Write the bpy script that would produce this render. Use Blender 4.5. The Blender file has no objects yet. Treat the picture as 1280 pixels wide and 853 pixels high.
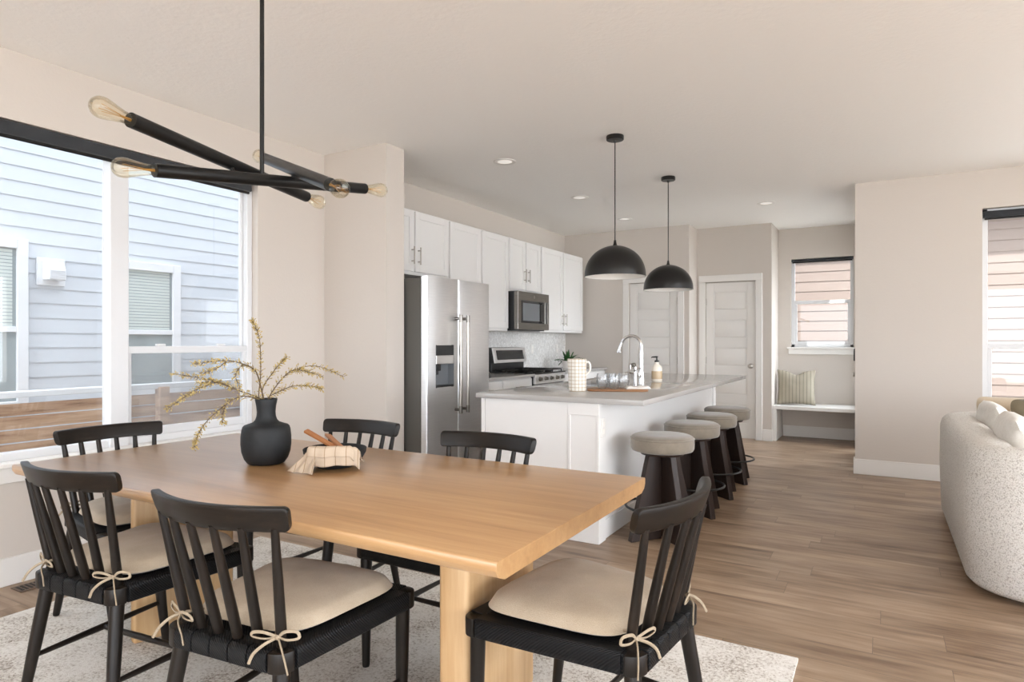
import bpy, bmesh, math, random
from mathutils import Vector, Matrix, noise
random.seed(7)
PI = math.pi
scene = bpy.context.scene
COL = scene.collection

# ------------------------------------------------------------------ camera
cam_d = bpy.data.cameras.new('camera')
cam_d.sensor_width = 36.0
cam_d.lens = 22.5
cam_d.shift_y = 0.0012
cam_d.clip_start = 0.05
cam = bpy.data.objects.new('camera', cam_d)
cam.location = (0, 0, 1.26)
cam.rotation_euler = (PI / 2, 0, math.radians(30))
COL.objects.link(cam)
scene.camera = cam

# ------------------------------------------------------------------ world, exposure
SKY_STRENGTH = 1.0
EXPOSURE = 1.75
world = bpy.data.worlds.new('sky')
scene.world = world
world.use_nodes = True
wn = world.node_tree.nodes; wl = world.node_tree.links
wn.clear()
w_out = wn.new('ShaderNodeOutputWorld')
w_bg = wn.new('ShaderNodeBackground')
w_tc = wn.new('ShaderNodeTexCoord')
w_dot = wn.new('ShaderNodeVectorMath'); w_dot.operation = 'DOT_PRODUCT'
sd = Vector((0.86, -0.20, 0.46)).normalized()
w_dot.inputs[1].default_value = sd
w_ramp = wn.new('ShaderNodeValToRGB')
w_ramp.color_ramp.elements[0].position = 0.0
w_ramp.color_ramp.elements[0].color = (0.90, 0.94, 0.99, 1)
w_ramp.color_ramp.elements[1].position = 1.0
w_ramp.color_ramp.elements[1].color = (3.15, 3.35, 3.6, 1)
wl.new(w_tc.outputs['Generated'], w_dot.inputs[0])
wl.new(w_dot.outputs['Value'], w_ramp.inputs['Fac'])
wl.new(w_ramp.outputs['Color'], w_bg.inputs['Color'])
w_bg.inputs['Strength'].default_value = SKY_STRENGTH
wl.new(w_bg.outputs[0], w_out.inputs[0])

scene.view_settings.view_transform = 'Standard'
scene.view_settings.look = 'None'
scene.view_settings.gamma = 1.0
scene.view_settings.use_curve_mapping = False
scene.view_settings.exposure = EXPOSURE
scene.cycles.diffuse_bounces = 6
scene.cycles.max_bounces = 14
scene.cycles.transparent_max_bounces = 16


sun_d = bpy.data.lights.new('sun', 'SUN')
sun_d.energy = 4.0
sun_d.angle = math.radians(1.0)
sun_d.color = (1.0, 0.985, 0.96)
sun = bpy.data.objects.new('sun', sun_d)
sun.rotation_euler = Vector((0.52, -0.53, 0.67)).to_track_quat('Z', 'Y').to_euler()
COL.objects.link(sun)


def portal(name, loc, rot, sx, sy):
    """a sky portal in a window or door opening: it adds no light, it only guides sampling"""
    d = bpy.data.lights.new(name, 'AREA')
    d.shape = 'RECTANGLE'; d.size = sx; d.size_y = sy
    d.cycles.is_portal = True
    o = bpy.data.objects.new(name, d)
    o.location = loc; o.rotation_euler = rot
    COL.objects.link(o)


CEIL = 2.78
portal('window_portal', (-4.0, 1.70, 1.525), (0, -PI / 2, 0), 1.79, 2.80)
portal('window_portal', (-0.68, 9.36, 1.78), (-PI / 2, 0, 0), 0.74, 1.19)
portal('window_portal', (1.56, 7.03, 1.53), (-PI / 2, 0, 0), 1.58, 1.82)
portal('window_portal', (-0.12, 8.155, 1.24), (0, PI / 2, 0), 2.40, 2.06)
portal('window_portal', (1.0, -3.07, 1.25), (PI / 2, 0, 0), 6.4, 2.30)
portal('window_portal', (5.07, 1.6, 1.35), (0, PI / 2, 0), 2.10, 7.2)


# ------------------------------------------------------------------ mesh helpers
def box(bm, x0, x1, y0, y1, z0, z1, bev=0.0, seg=2):
    m = Matrix.Translation(((x0 + x1) / 2, (y0 + y1) / 2, (z0 + z1) / 2)) @ Matrix.Diagonal((abs(x1 - x0), abs(y1 - y0), abs(z1 - z0), 1))
    r = bmesh.ops.create_cube(bm, size=1.0, matrix=m)
    vs = r['verts']
    if bev > 0:
        es = list({e for v in vs for e in v.link_edges})
        bmesh.ops.bevel(bm, geom=es, offset=bev, segments=seg, profile=0.5, affect='EDGES', clamp_overlap=True)


def prism(bm, pts, vec, bev=0.0, seg=2):
    """closed polygon (3d points) extruded along vec"""
    vec = Vector(vec)
    a = [bm.verts.new(Vector(p)) for p in pts]
    b = [bm.verts.new(Vector(p) + vec) for p in pts]
    n = len(a)
    fs = [bm.faces.new(a), bm.faces.new(b[::-1])]
    for i in range(n):
        j = (i + 1) % n
        fs.append(bm.faces.new((a[j], a[i], b[i], b[j])))
    bmesh.ops.recalc_face_normals(bm, faces=fs)
    if bev > 0:
        es = list({e for v in a + b for e in v.link_edges})
        bmesh.ops.bevel(bm, geom=es, offset=bev, segments=seg, profile=0.5, affect='EDGES', clamp_overlap=True)


def tube(bm, pts, rad, n=8, caps=True, flat=1.0, up=None):
    """sweep a circle (or a flattened one) along pts; rad is a number or a list"""
    pts = [Vector(p) for p in pts]
    if not hasattr(rad, '__len__'):
        rad = [rad] * len(pts)
    rings = []
    prev = None
    for i, p in enumerate(pts):
        t = (pts[min(i + 1, len(pts) - 1)] - pts[max(i - 1, 0)])
        if t.length < 1e-9:
            t = Vector((0, 0, 1))
        t.normalize()
        if prev is None:
            ref = Vector(up) if up else (Vector((0, 0, 1)) if abs(t.z) < 0.9 else Vector((1, 0, 0)))
            a = (ref - t * ref.dot(t)).normalized()
        else:
            a = (prev - t * prev.dot(t))
            a = a.normalized() if a.length > 1e-6 else prev
        prev = a
        b = t.cross(a)
        rings.append([bm.verts.new(p + (a * math.cos(2 * PI * k / n) + b * math.sin(2 * PI * k / n) * flat) * rad[i]) for k in range(n)])
    for r0, r1 in zip(rings, rings[1:]):
        for k in range(n):
            j = (k + 1) % n
            bm.faces.new((r0[k], r0[j], r1[j], r1[k]))
    if caps:
        bm.faces.new(rings[0][::-1]); bm.faces.new(rings[-1])


def lathe(bm, prof, c=(0, 0, 0), n=32, axis=None):
    """revolve (r, z) profile; r = 0 at an end closes it. axis: a matrix to turn it"""
    mt = Matrix.Translation(c) @ (axis.to_4x4() if axis else Matrix.Identity(4))
    rings = []
    for r, z in prof:
        if r < 1e-6:
            rings.append([bm.verts.new(mt @ Vector((0, 0, z)))])
        else:
            rings.append([bm.verts.new(mt @ Vector((r * math.cos(2 * PI * k / n), r * math.sin(2 * PI * k / n), z))) for k in range(n)])
    for r0, r1 in zip(rings, rings[1:]):
        for k in range(n):
            j = (k + 1) % n
            if len(r0) == 1 and len(r1) == 1:
                continue
            if len(r0) == 1:
                bm.faces.new((r0[0], r1[j], r1[k]))
            elif len(r1) == 1:
                bm.faces.new((r0[k], r0[j], r1[0]))
            else:
                bm.faces.new((r0[k], r0[j], r1[j], r1[k]))


def grid_surface(bm, f, nu, nv, closed_u=False):
    vs = [[bm.verts.new(f(i / nu, j / nv)) for j in range(nv + 1)] for i in range(nu + (0 if closed_u else 1))]
    m = len(vs)
    for i in range(nu):
        for j in range(nv):
            bm.faces.new((vs[i][j], vs[(i + 1) % m][j], vs[(i + 1) % m][j + 1], vs[i][j + 1]))
    return vs


def spline(pts, n=6):
    """Catmull-Rom through pts"""
    P = [Vector(p) for p in pts]
    P = [P[0] * 2 - P[1]] + P + [P[-1] * 2 - P[-2]]
    out = []
    for i in range(1, len(P) - 2):
        for k in range(n):
            t = k / n
            a, b, c, d = P[i - 1], P[i], P[i + 1], P[i + 2]
            out.append(0.5 * ((2 * b) + (c - a) * t + (2 * a - 5 * b + 4 * c - d) * t * t + (3 * b - a - 3 * c + d) * t ** 3))
    out.append(P[-2])
    return out


def new():
    return bmesh.new()


def obj(name, bm, mat, parent=None, smooth=35, loc=None):
    bmesh.ops.remove_doubles(bm, verts=bm.verts, dist=1e-6)
    bmesh.ops.recalc_face_normals(bm, faces=bm.faces)
    me = bpy.data.meshes.new(name)
    bm.to_mesh(me); bm.free()
    if smooth:
        me.polygons.foreach_set('use_smooth', [True] * len(me.polygons))
        me.set_sharp_from_angle(angle=math.radians(smooth))
    me.materials.append(mat)
    o = bpy.data.objects.new(name, me)
    COL.objects.link(o)
    if parent:
        o.parent = parent
    if loc:
        o.location = loc
    return o


def tag(o, label, cat, group=None):
    o['label'] = label; o['category'] = cat
    if group:
        o['group'] = group
    return o


def thing(name, label, cat, loc=(0, 0, 0), rotz=0.0, group=None):
    o = bpy.data.objects.new(name, None)
    o.empty_display_size = 0.1
    COL.objects.link(o)
    o.location = loc; o.rotation_euler = (0, 0, rotz)
    return tag(o, label, cat, group)


def struct(name, bm, mat, parent=None, smooth=35):
    o = obj(name, bm, mat, parent, smooth)
    if not parent:
        o['kind'] = 'structure'
    return o


def structroot(name):
    o = bpy.data.objects.new(name, None)
    o.empty_display_size = 0.1
    COL.objects.link(o)
    o['kind'] = 'structure'
    return o


def dup(root, loc, rotz, label):
    def cp(o, parent):
        c = o.copy(); COL.objects.link(c); c.parent = parent
        for ch in [k for k in bpy.data.objects if k.parent == o and k != c]:
            cp(ch, c)
        return c
    r = cp(root, None)
    r.location = loc; r.rotation_euler = (0, 0, rotz)
    r['label'] = label
    return r


# ------------------------------------------------------------------ materials
def lin(h):
    h = h.lstrip('#')
    c = [int(h[i:i + 2], 16) / 255 for i in (0, 2, 4)]
    return tuple(x / 12.92 if x <= 0.04045 else ((x + 0.055) / 1.055) ** 2.4 for x in c) + (1,)


def base_mat(name):
    m = bpy.data.materials.new(name)
    m.use_nodes = True
    return m, m.node_tree.nodes, m.node_tree.links, m.node_tree.nodes['Principled BSDF']


def texco(n, l, scale=(1, 1, 1), rot=(0, 0, 0)):
    tc = n.new('ShaderNodeTexCoord')
    mp = n.new('ShaderNodeMapping')
    mp.inputs['Scale'].default_value = scale
    mp.inputs['Rotation'].default_value = rot
    l.new(tc.outputs['Object'], mp.inputs['Vector'])
    return mp.outputs['Vector']


def ramp(n, l, fac, stops):
    r = n.new('ShaderNodeValToRGB')
    e = r.color_ramp.elements
    e[0].position, e[0].color = stops[0]
    e[1].position, e[1].color = stops[-1]
    for p, c in stops[1:-1]:
        k = e.new(p); k.color = c
    l.new(fac, r.inputs['Fac'])
    return r.outputs['Color']


def noise_tex(n, l, vec, scale, detail=3, rough=0.5):
    t = n.new('ShaderNodeTexNoise')
    t.inputs['Scale'].default_value = scale
    t.inputs['Detail'].default_value = detail
    t.inputs['Roughness'].default_value = rough
    l.new(vec, t.inputs['Vector'])
    return t.outputs['Fac']


def bump(n, l, b, height, strength=0.2, dist=0.01, normal=None):
    k = n.new('ShaderNodeBump')
    k.inputs['Strength'].default_value = strength
    k.inputs['Distance'].default_value = dist
    l.new(height, k.inputs['Height'])
    if normal:
        l.new(normal, k.inputs['Normal'])
    l.new(k.outputs['Normal'], b.inputs['Normal'])
    return k.outputs['Normal']


def plain(name, col, rough=0.5, metal=0.0, nscale=0, nbump=0.0, vary=0.0, spec=0.5, coat=0.0):
    m, n, l, b = base_mat(name)
    c = lin(col) if isinstance(col, str) else col
    b.inputs['Base Color'].default_value = c
    b.inputs['Roughness'].default_value = rough
    b.inputs['Metallic'].default_value = metal
    b.inputs['Specular IOR Level'].default_value = spec
    b.inputs['Coat Weight'].default_value = coat
    v = texco(n, l)
    f = noise_tex(n, l, v, nscale or 20)
    if vary:
        lo = tuple(x * (1 - vary) for x in c[:3]) + (1,)
        hi = tuple(min(1, x * (1 + vary)) for x in c[:3]) + (1,)
        l.new(ramp(n, l, f, [(0.3, lo), (0.7, hi)]), b.inputs['Base Color'])
    if nbump:
        bump(n, l, b, f, nbump, 0.004)
    return m


def wood(name, stops, along='X', rough=0.4, scale=1.0, stretch=14, bmp=0.08, spec=0.5, coat=0.0):
    """straight-grained timber: noise stretched along one axis, colour in stops"""
    m, n, l, b = base_mat(name)
    s = {'X': (1, stretch, stretch), 'Y': (stretch, 1, stretch), 'Z': (stretch, stretch, 1)}[along]
    v = texco(n, l, tuple(k * scale for k in s))
    f = noise_tex(n, l, v, 2.2, 8, 0.62)
    v2 = texco(n, l, tuple(k * scale * 0.35 for k in s))
    f2 = noise_tex(n, l, v2, 1.3, 2, 0.5)
    mx = n.new('ShaderNodeMix'); mx.data_type = 'FLOAT'
    mx.inputs['Factor'].default_value = 0.45
    l.new(f, mx.inputs['A']); l.new(f2, mx.inputs['B'])
    l.new(ramp(n, l, mx.outputs['Result'], [(p, lin(c)) for p, c in stops]), b.inputs['Base Color'])
    b.inputs['Roughness'].default_value = rough
    b.inputs['Specular IOR Level'].default_value = spec
    b.inputs['Coat Weight'].default_value = coat
    b.inputs['Coat Roughness'].default_value = 0.3
    if bmp:
        bump(n, l, b, f, bmp, 0.003)
    return m


def fabric(name, c1, c2, scale=400, bmp=0.25, vary=12, rough=0.9, sheen=0.2):
    m, n, l, b = base_mat(name)
    v = texco(n, l)
    f = noise_tex(n, l, v, scale, 2)
    g = noise_tex(n, l, v, vary, 4)
    mx = n.new('ShaderNodeMix'); mx.data_type = 'FLOAT'
    mx.inputs['Factor'].default_value = 0.5
    l.new(f, mx.inputs['A']); l.new(g, mx.inputs['B'])
    l.new(ramp(n, l, mx.outputs['Result'], [(0.35, lin(c1)), (0.65, lin(c2))]), b.inputs['Base Color'])
    b.inputs['Roughness'].default_value = rough
    b.inputs['Specular IOR Level'].default_value = 0.2
    b.inputs['Sheen Weight'].default_value = sheen
    bump(n, l, b, f, bmp, 0.002)
    return m


def glass(name, tint=(1, 1, 1, 1), refl=0.08, rough=0.0):
    """thin clear pane: mostly straight-through with a weak mirror reflection"""
    m = bpy.data.materials.new(name); m.use_nodes = True
    n = m.node_tree.nodes; l = m.node_tree.links
    n.clear()
    o = n.new('ShaderNodeOutputMaterial')
    t = n.new('ShaderNodeBsdfTransparent'); t.inputs['Color'].default_value = tint
    g = n.new('ShaderNodeBsdfGlossy'); g.inputs['Roughness'].default_value = rough
    lw = n.new('ShaderNodeLayerWeight'); lw.inputs['Blend'].default_value = 0.25
    mp = n.new('ShaderNodeMapRange'); mp.inputs['To Min'].default_value = refl * 0.4; mp.inputs['To Max'].default_value = min(1.0, refl * 6)
    mx = n.new('ShaderNodeMixShader')
    l.new(lw.outputs['Fresnel'], mp.inputs['Value']); l.new(mp.outputs['Result'], mx.inputs['Fac'])
    l.new(t.outputs[0], mx.inputs[1]); l.new(g.outputs[0], mx.inputs[2])
    l.new(mx.outputs[0], o.inputs['Surface'])
    return m


M = {}
M['wall'] = plain('wall_paint', '#c9c1b9', 0.7, nscale=60, nbump=0.2, spec=0.3)
M['ceiling'] = plain('ceiling_paint', '#f1efec', 0.55, nscale=38, nbump=0.5, spec=0.5)
M['trim'] = plain('white_trim', '#e1deda', 0.4, nscale=30, nbump=0.01, spec=0.4)
M['cab'] = plain('white_cabinet', '#e3e1df', 0.38, nscale=30, nbump=0.01, spec=0.45)
M['vinyl'] = plain('white_vinyl', '#d6d7d9', 0.4, nscale=30, nbump=0.01)
M['black_metal'] = plain('black_metal', '#141414', 0.38, 0.3, nscale=300, nbump=0.04)
M['shade_black'] = plain('black_enamel', '#080808', 0.34, 0.0, nscale=300, nbump=0.02)
M['shade_white'] = plain('white_enamel', '#f4f2ee', 0.5, nscale=30, nbump=0.01)
M['nickel'] = plain('brushed_nickel', '#a7a199', 0.32, 1.0, nscale=200, nbump=0.03)
M['chrome'] = plain('chrome', '#d9d9d9', 0.08, 1.0, nscale=5, nbump=0.0)
M['black_plastic'] = plain('black_plastic', '#17181a', 0.4, nscale=200, nbump=0.03)
M['black_glass'] = plain('black_glass', '#1b1b1c', 0.08, nscale=2, nbump=0.0)
M['grey_plastic'] = plain('grey_plastic', '#6f7276', 0.4, nscale=200, nbump=0.02)
M['roller'] = fabric('roller_fabric', '#2e3033', '#3b3d40', 500, 0.1)
M['quartz'] = plain('grey_quartz', '#adaaa7', 0.14, nscale=260, vary=0.02, spec=0.5)
M['white_ceramic'] = plain('white_ceramic', '#ece8e2', 0.3, nscale=30, nbump=0.01)
M['iron'] = plain('cast_iron', '#161616', 0.6, nscale=300, nbump=0.1)
M['table'] = wood('oak_table', [(0.30, '#906c43'), (0.44, '#a88055'), (0.56, '#b28b5f'), (0.72, '#c19d72')], 'X', 0.32, 1.0, 16, 0.03, spec=0.6, coat=0.6)
M['table_leg'] = wood('oak_leg', [(0.30, '#9c7a50'), (0.44, '#b38f64'), (0.56, '#bd9b72'), (0.72, '#cbad86')], 'Z', 0.42, 1.0, 16, 0.05)
M['chair'] = wood('ebonised_ash', [(0.25, '#0c0907'), (0.55, '#1a140f'), (0.85, '#372b22')], 'Z', 0.4, 2.0, 14, 0.15, spec=0.3)
M['chair_rail'] = wood('ebonised_ash_rail', [(0.25, '#0c0907'), (0.55, '#1a140f'), (0.85, '#372b22')], 'X', 0.4, 2.0, 14, 0.15, spec=0.3)
M['stoolwood'] = wood('dark_walnut', [(0.25, '#1a120f'), (0.55, '#2a1d17'), (0.85, '#403028')], 'Z', 0.42, 2.0, 14, 0.08, spec=0.35)
M['linen'] = fabric('beige_linen', '#a39480', '#b6a793', 420, 0.5, 9)
M['tie'] = fabric('linen_tie', '#93846f', '#a39480', 600, 0.2, 20, 0.9, 0.0)
M['stoolfab'] = fabric('taupe_velvet', '#766d60', '#8c8275', 500, 0.2, 14, 0.85, 0.4)
M['vase'] = plain('charcoal_ceramic', '#1b1d1f', 0.6, nscale=45, nbump=0.12, vary=0.15, spec=0.35)
M['twig'] = plain('twig_bark', '#5d4a2f', 0.7, nscale=120, vary=0.3)
M['bud'] = plain('yellow_bud', '#b09a5e', 0.7, nscale=60, vary=0.4)
M['utensil'] = wood('utensil_wood', [(0.25, '#8a5632'), (0.55, '#a26a40'), (0.85, '#b67e52')], 'X', 0.45, 3.0, 10, 0.05)
M['tray'] = wood('acacia_tray', [(0.25, '#6f4a2c'), (0.55, '#94673f'), (0.85, '#b48556')], 'X', 0.4, 3.0, 10, 0.05)
M['clear'] = glass('window_glass', (0.97, 0.985, 0.99, 1), 0.07)
M['glassware'] = glass('drinking_glass', (0.96, 0.965, 0.97, 1), 0.10)
M['bulb'] = glass('amber_bulb_glass', (1.0, 0.965, 0.87, 1), 0.09)
M['fern'] = plain('fern_green', '#2f5a2a', 0.55, nscale=40, vary=0.35)
M['soap'] = plain('amber_soap', '#cbb391', 0.25, nscale=20, vary=0.05)
M['soap_label'] = plain('soap_bottle_plastic', '#efe8dc', 0.3, nscale=20, vary=0.02)
M['brown_fab'] = fabric('olive_brown_fabric', '#5b5140', '#6a5f4c', 400, 0.3)
M['tan_fab'] = fabric('tan_fabric', '#bfae96', '#cdbda7', 400, 0.3)
M['vent_metal'] = plain('bronze_vent', '#6b5748', 0.45, 0.4, nscale=100, nbump=0.02)
M['concrete'] = plain('pale_concrete', '#cfccc6', 0.9, nscale=40, vary=0.2, nbump=0.3)  # unseen ground, kept pale to bounce daylight up to the ceiling
M['siding'] = plain('white_siding', '#bdc1c7', 0.6, nscale=40, nbump=0.08)
M['siding_tan'] = plain('tan_siding', '#6b5d55', 0.6, nscale=40, nbump=0.08)
M['ext_trim'] = plain('exterior_trim', '#cfd0d3', 0.5, nscale=30, nbump=0.02)
M['blind'] = plain('pale_blind', '#b9c0bd', 0.6, nscale=30, nbump=0.02)
M['dark_room'] = plain('neighbour_glass', '#8f9799', 0.1, nscale=3, vary=0.1)
M['lens'] = plain('light_lens', '#f4f2ee', 0.5)
M['lens'].node_tree.nodes['Principled BSDF'].inputs['Emission Color'].default_value = (1, 0.95, 0.88, 1)
M['lens'].node_tree.nodes['Principled BSDF'].inputs['Emission Strength'].default_value = 0.13
M['filament'] = plain('filament', '#b98d4a', 0.4, 0.6, nscale=30)


def mk_floor():
    m, n, l, b = base_mat('oak_plank_floor')
    v = texco(n, l)
    W_, H_ = 1.35, 0.165
    sp = n.new('ShaderNodeSeparateXYZ'); l.new(v, sp.inputs[0])

    def math_(op, a, b_=None):
        k = n.new('ShaderNodeMath'); k.operation = op
        for i_, q in enumerate((a, b_)):
            if q is None:
                continue
            if isinstance(q, (int, float)):
                k.inputs[i_].default_value = q
            else:
                l.new(q, k.inputs[i_])
        return k.outputs[0]
    yr = math_('DIVIDE', sp.outputs[1], H_)
    row = math_('FLOOR', yr)
    wn_ = n.new('ShaderNodeTexWhiteNoise'); wn_.noise_dimensions = '1D'; l.new(row, wn_.inputs['W'])
    xr = math_('ADD', math_('DIVIDE', sp.outputs[0], W_), wn_.outputs['Value'])
    colm = math_('FLOOR', xr)
    cb = n.new('ShaderNodeCombineXYZ'); l.new(row, cb.inputs[0]); l.new(colm, cb.inputs[1])
    wp = n.new('ShaderNodeTexWhiteNoise'); wp.noise_dimensions = '2D'; l.new(cb.outputs[0], wp.inputs['Vector'])
    fy = math_('FRACT', yr); fx = math_('FRACT', xr)
    ey = math_('MULTIPLY', math_('MINIMUM', fy, math_('SUBTRACT', 1.0, fy)), H_)
    ex = math_('MULTIPLY', math_('MINIMUM', fx, math_('SUBTRACT', 1.0, fx)), W_)
    edge = math_('LESS_THAN', math_('MINIMUM', ex, ey), 0.0011)
    # offset grain per plank
    add = n.new('ShaderNodeVectorMath'); add.operation = 'MULTIPLY_ADD'
    add.inputs[1].default_value = (17.3, 13.1, 5.7)
    l.new(wp.outputs['Color'], add.inputs[0]); l.new(v, add.inputs[2])
    mp = n.new('ShaderNodeMapping'); mp.inputs['Scale'].default_value = (1.1, 13, 1)
    l.new(add.outputs[0], mp.inputs['Vector'])
    g = noise_tex(n, l, mp.outputs[0], 2.0, 9, 0.66)
    mp2 = n.new('ShaderNodeMapping'); mp2.inputs['Scale'].default_value = (1.0, 3.5, 1)
    l.new(add.outputs[0], mp2.inputs['Vector'])
    g2 = noise_tex(n, l, mp2.outputs[0], 1.6, 3, 0.55)
    mx = n.new('ShaderNodeMix'); mx.data_type = 'FLOAT'; mx.inputs['Factor'].default_value = 0.5
    l.new(g, mx.inputs['A']); l.new(g2, mx.inputs['B'])
    c = ramp(n, l, mx.outputs['Result'], [(0.30, lin('#4b3a2c')), (0.40, lin('#745d49')), (0.50, lin('#8f7862')), (0.60, lin('#a08a74')), (0.74, lin('#b6a28d'))])
    # plank to plank value
    hsv = n.new('ShaderNodeHueSaturation')
    mr = n.new('ShaderNodeMapRange'); mr.inputs['To Min'].default_value = 0.96; mr.inputs['To Max'].default_value = 1.17
    l.new(wp.outputs['Value'], mr.inputs['Value']); l.new(mr.outputs['Result'], hsv.inputs['Value'])
    l.new(c, hsv.inputs['Color'])
    mm = n.new('ShaderNodeMix'); mm.data_type = 'RGBA'
    l.new(edge, mm.inputs['Factor']); l.new(hsv.outputs['Color'], mm.inputs['A'])
    mm.inputs['B'].default_value = lin('#66574a')
    l.new(mm.outputs['Result'], b.inputs['Base Color'])
    b.inputs['Roughness'].default_value = 0.36
    b.inputs['Specular IOR Level'].default_value = 0.45
    bump(n, l, b, g, 0.06, 0.003)
    return m


def mk_rug():
    m, n, l, b = base_mat('distressed_wool_rug')
    v = texco(n, l)
    a = noise_tex(n, l, v, 5, 8, 0.75)
    s = noise_tex(n, l, v, 80, 6, 0.8)
    mx = n.new('ShaderNodeMix'); mx.data_type = 'FLOAT'; mx.inputs['Factor'].default_value = 0.6
    l.new(a, mx.inputs['A']); l.new(s, mx.inputs['B'])
    c = ramp(n, l, mx.outputs['Result'], [(0.39, lin('#8f867c')), (0.45, lin('#c4bdb4')), (0.505, lin('#dcd8d2')), (0.60, lin('#e6e3de'))])
    l.new(c, b.inputs['Base Color'])
    b.inputs['Roughness'].default_value = 0.95
    b.inputs['Specular IOR Level'].default_value = 0.1
    f = noise_tex(n, l, v, 260, 2)
    bump(n, l, b, f, 0.5, 0.004)
    return m


def mk_tile():
    m, n, l, b = base_mat('marble_mosaic')
    v = texco(n, l)
    vo = n.new('ShaderNodeTexVoronoi'); vo.feature = 'DISTANCE_TO_EDGE'
    vo.inputs['Scale'].default_value = 42; vo.inputs['Randomness'].default_value = 0.35
    l.new(v, vo.inputs['Vector'])
    vc = n.new('ShaderNodeTexVoronoi'); vc.inputs['Scale'].default_value = 42; vc.inputs['Randomness'].default_value = 0.35
    l.new(v, vc.inputs['Vector'])
    sep = n.new('ShaderNodeSeparateColor'); l.new(vc.outputs['Color'], sep.inputs[0])
    c = ramp(n, l, sep.outputs[0], [(0.0, lin('#c9c7c5')), (0.5, lin('#dedddb')), (1.0, lin('#e9e8e6'))])
    gr = ramp(n, l, vo.outputs['Distance'], [(0.0, (0, 0, 0, 1)), (0.06, (1, 1, 1, 1))])
    mm = n.new('ShaderNodeMix'); mm.data_type = 'RGBA'
    l.new(gr, mm.inputs['Factor']); mm.inputs['A'].default_value = lin('#d2cfcb'); l.new(c, mm.inputs['B'])
    l.new(mm.outputs['Result'], b.inputs['Base Color'])
    b.inputs['Roughness'].default_value = 0.25
    bump(n, l, b, gr, 0.2, 0.002)
    return m


def mk_boucle():
    m, n, l, b = base_mat('boucle_fabric')
    v = texco(n, l)
    vo = n.new('ShaderNodeTexVoronoi'); vo.inputs['Scale'].default_value = 170
    nz = n.new('ShaderNodeTexNoise'); nz.inputs['Scale'].default_value = 30; nz.inputs['Detail'].default_value = 2
    l.new(v, nz.inputs['Vector'])
    ad = n.new('ShaderNodeVectorMath'); ad.operation = 'MULTIPLY_ADD'; ad.inputs[1].default_value = (0.016, 0.016, 0.016)
    l.new(nz.outputs['Color'], ad.inputs[0]); l.new(v, ad.inputs[2])
    l.new(ad.outputs[0], vo.inputs['Vector'])
    c = ramp(n, l, vo.outputs['Distance'], [(0.0, lin('#efede9')), (0.5, lin('#e4e1dc')), (0.9, lin('#b9b4ad'))])
    l.new(c, b.inputs['Base Color'])
    b.inputs['Roughness'].default_value = 0.95
    b.inputs['Specular IOR Level'].default_value = 0.1
    iv = n.new('ShaderNodeMath'); iv.operation = 'SUBTRACT'; iv.inputs[0].default_value = 1.0
    l.new(vo.outputs['Distance'], iv.inputs[1])
    bump(n, l, b, iv.outputs[0], 0.6, 0.006)
    return m


def mk_cord():
    """black paper-cord weave: fine parallel cords"""
    m, n, l, b = base_mat('black_cord')
    v = texco(n, l)
    w = n.new('ShaderNodeTexWave'); w.wave_type = 'BANDS'; w.bands_direction = 'DIAGONAL'
    w.inputs['Scale'].default_value = 70; w.inputs['Distortion'].default_value = 1.2; w.inputs['Detail'].default_value = 2
    l.new(v, w.inputs['Vector'])
    l.new(ramp(n, l, w.outputs['Fac'], [(0.2, lin('#060607')), (0.8, lin('#131315'))]), b.inputs['Base Color'])
    b.inputs['Roughness'].default_value = 0.5
    b.inputs['Specular IOR Level'].default_value = 0.22
    bump(n, l, b, w.outputs['Fac'], 0.5, 0.003)
    return m


def mk_steel(name='stainless_steel', c1='#d9dadb', c2='#e6e6e7', rough=0.33):
    m, n, l, b = base_mat(name)
    v = texco(n, l, (1, 1, 90))
    f = noise_tex(n, l, v, 6, 3)
    l.new(ramp(n, l, f, [(0.3, lin(c1)), (0.7, lin(c2))]), b.inputs['Base Color'])
    b.inputs['Metallic'].default_value = 1.0
    b.inputs['Roughness'].default_value = rough
    v2 = texco(n, l, (1.2, 1.2, 0.7))
    f2 = noise_tex(n, l, v2, 2.2, 1)
    bump(n, l, b, f2, 0.25, 0.03)
    return m


def mk_stripe(name, c1, c2, axis=0, scale=26, thick=0.2, c0=None, second=None):
    """woven stripes: thin lines of c2 over c1; second axis gives a check"""
    m, n, l, b = base_mat(name)
    tc = n.new('ShaderNodeTexCoord')
    sp = n.new('ShaderNodeSeparateXYZ'); l.new(tc.outputs['Object'], sp.inputs[0])

    def line(ax, sc):
        mu = n.new('ShaderNodeMath'); mu.operation = 'MULTIPLY'; mu.inputs[1].default_value = sc
        l.new(sp.outputs[ax], mu.inputs[0])
        fr = n.new('ShaderNodeMath'); fr.operation = 'FRACT'; l.new(mu.outputs[0], fr.inputs[0])
        lt = n.new('ShaderNodeMath'); lt.operation = 'LESS_THAN'; lt.inputs[1].default_value = thick
        l.new(fr.outputs[0], lt.inputs[0])
        return lt.outputs[0]
    f = line(axis, scale)
    if second is not None:
        mxx = n.new('ShaderNodeMath'); mxx.operation = 'MAXIMUM'
        l.new(f, mxx.inputs[0]); l.new(line(second, scale), mxx.inputs[1]); f = mxx.outputs[0]
    mm = n.new('ShaderNodeMix'); mm.data_type = 'RGBA'
    l.new(f, mm.inputs['Factor']); mm.inputs['A'].default_value = lin(c1); mm.inputs['B'].default_value = lin(c2)
    l.new(mm.outputs['Result'], b.inputs['Base Color'])
    b.inputs['Roughness'].default_value = 0.85
    b.inputs['Specular IOR Level'].default_value = 0.2
    fz = noise_tex(n, l, tc.outputs['Object'], 300, 2)
    bump(n, l, b, fz, 0.25, 0.002)
    return m


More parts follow.
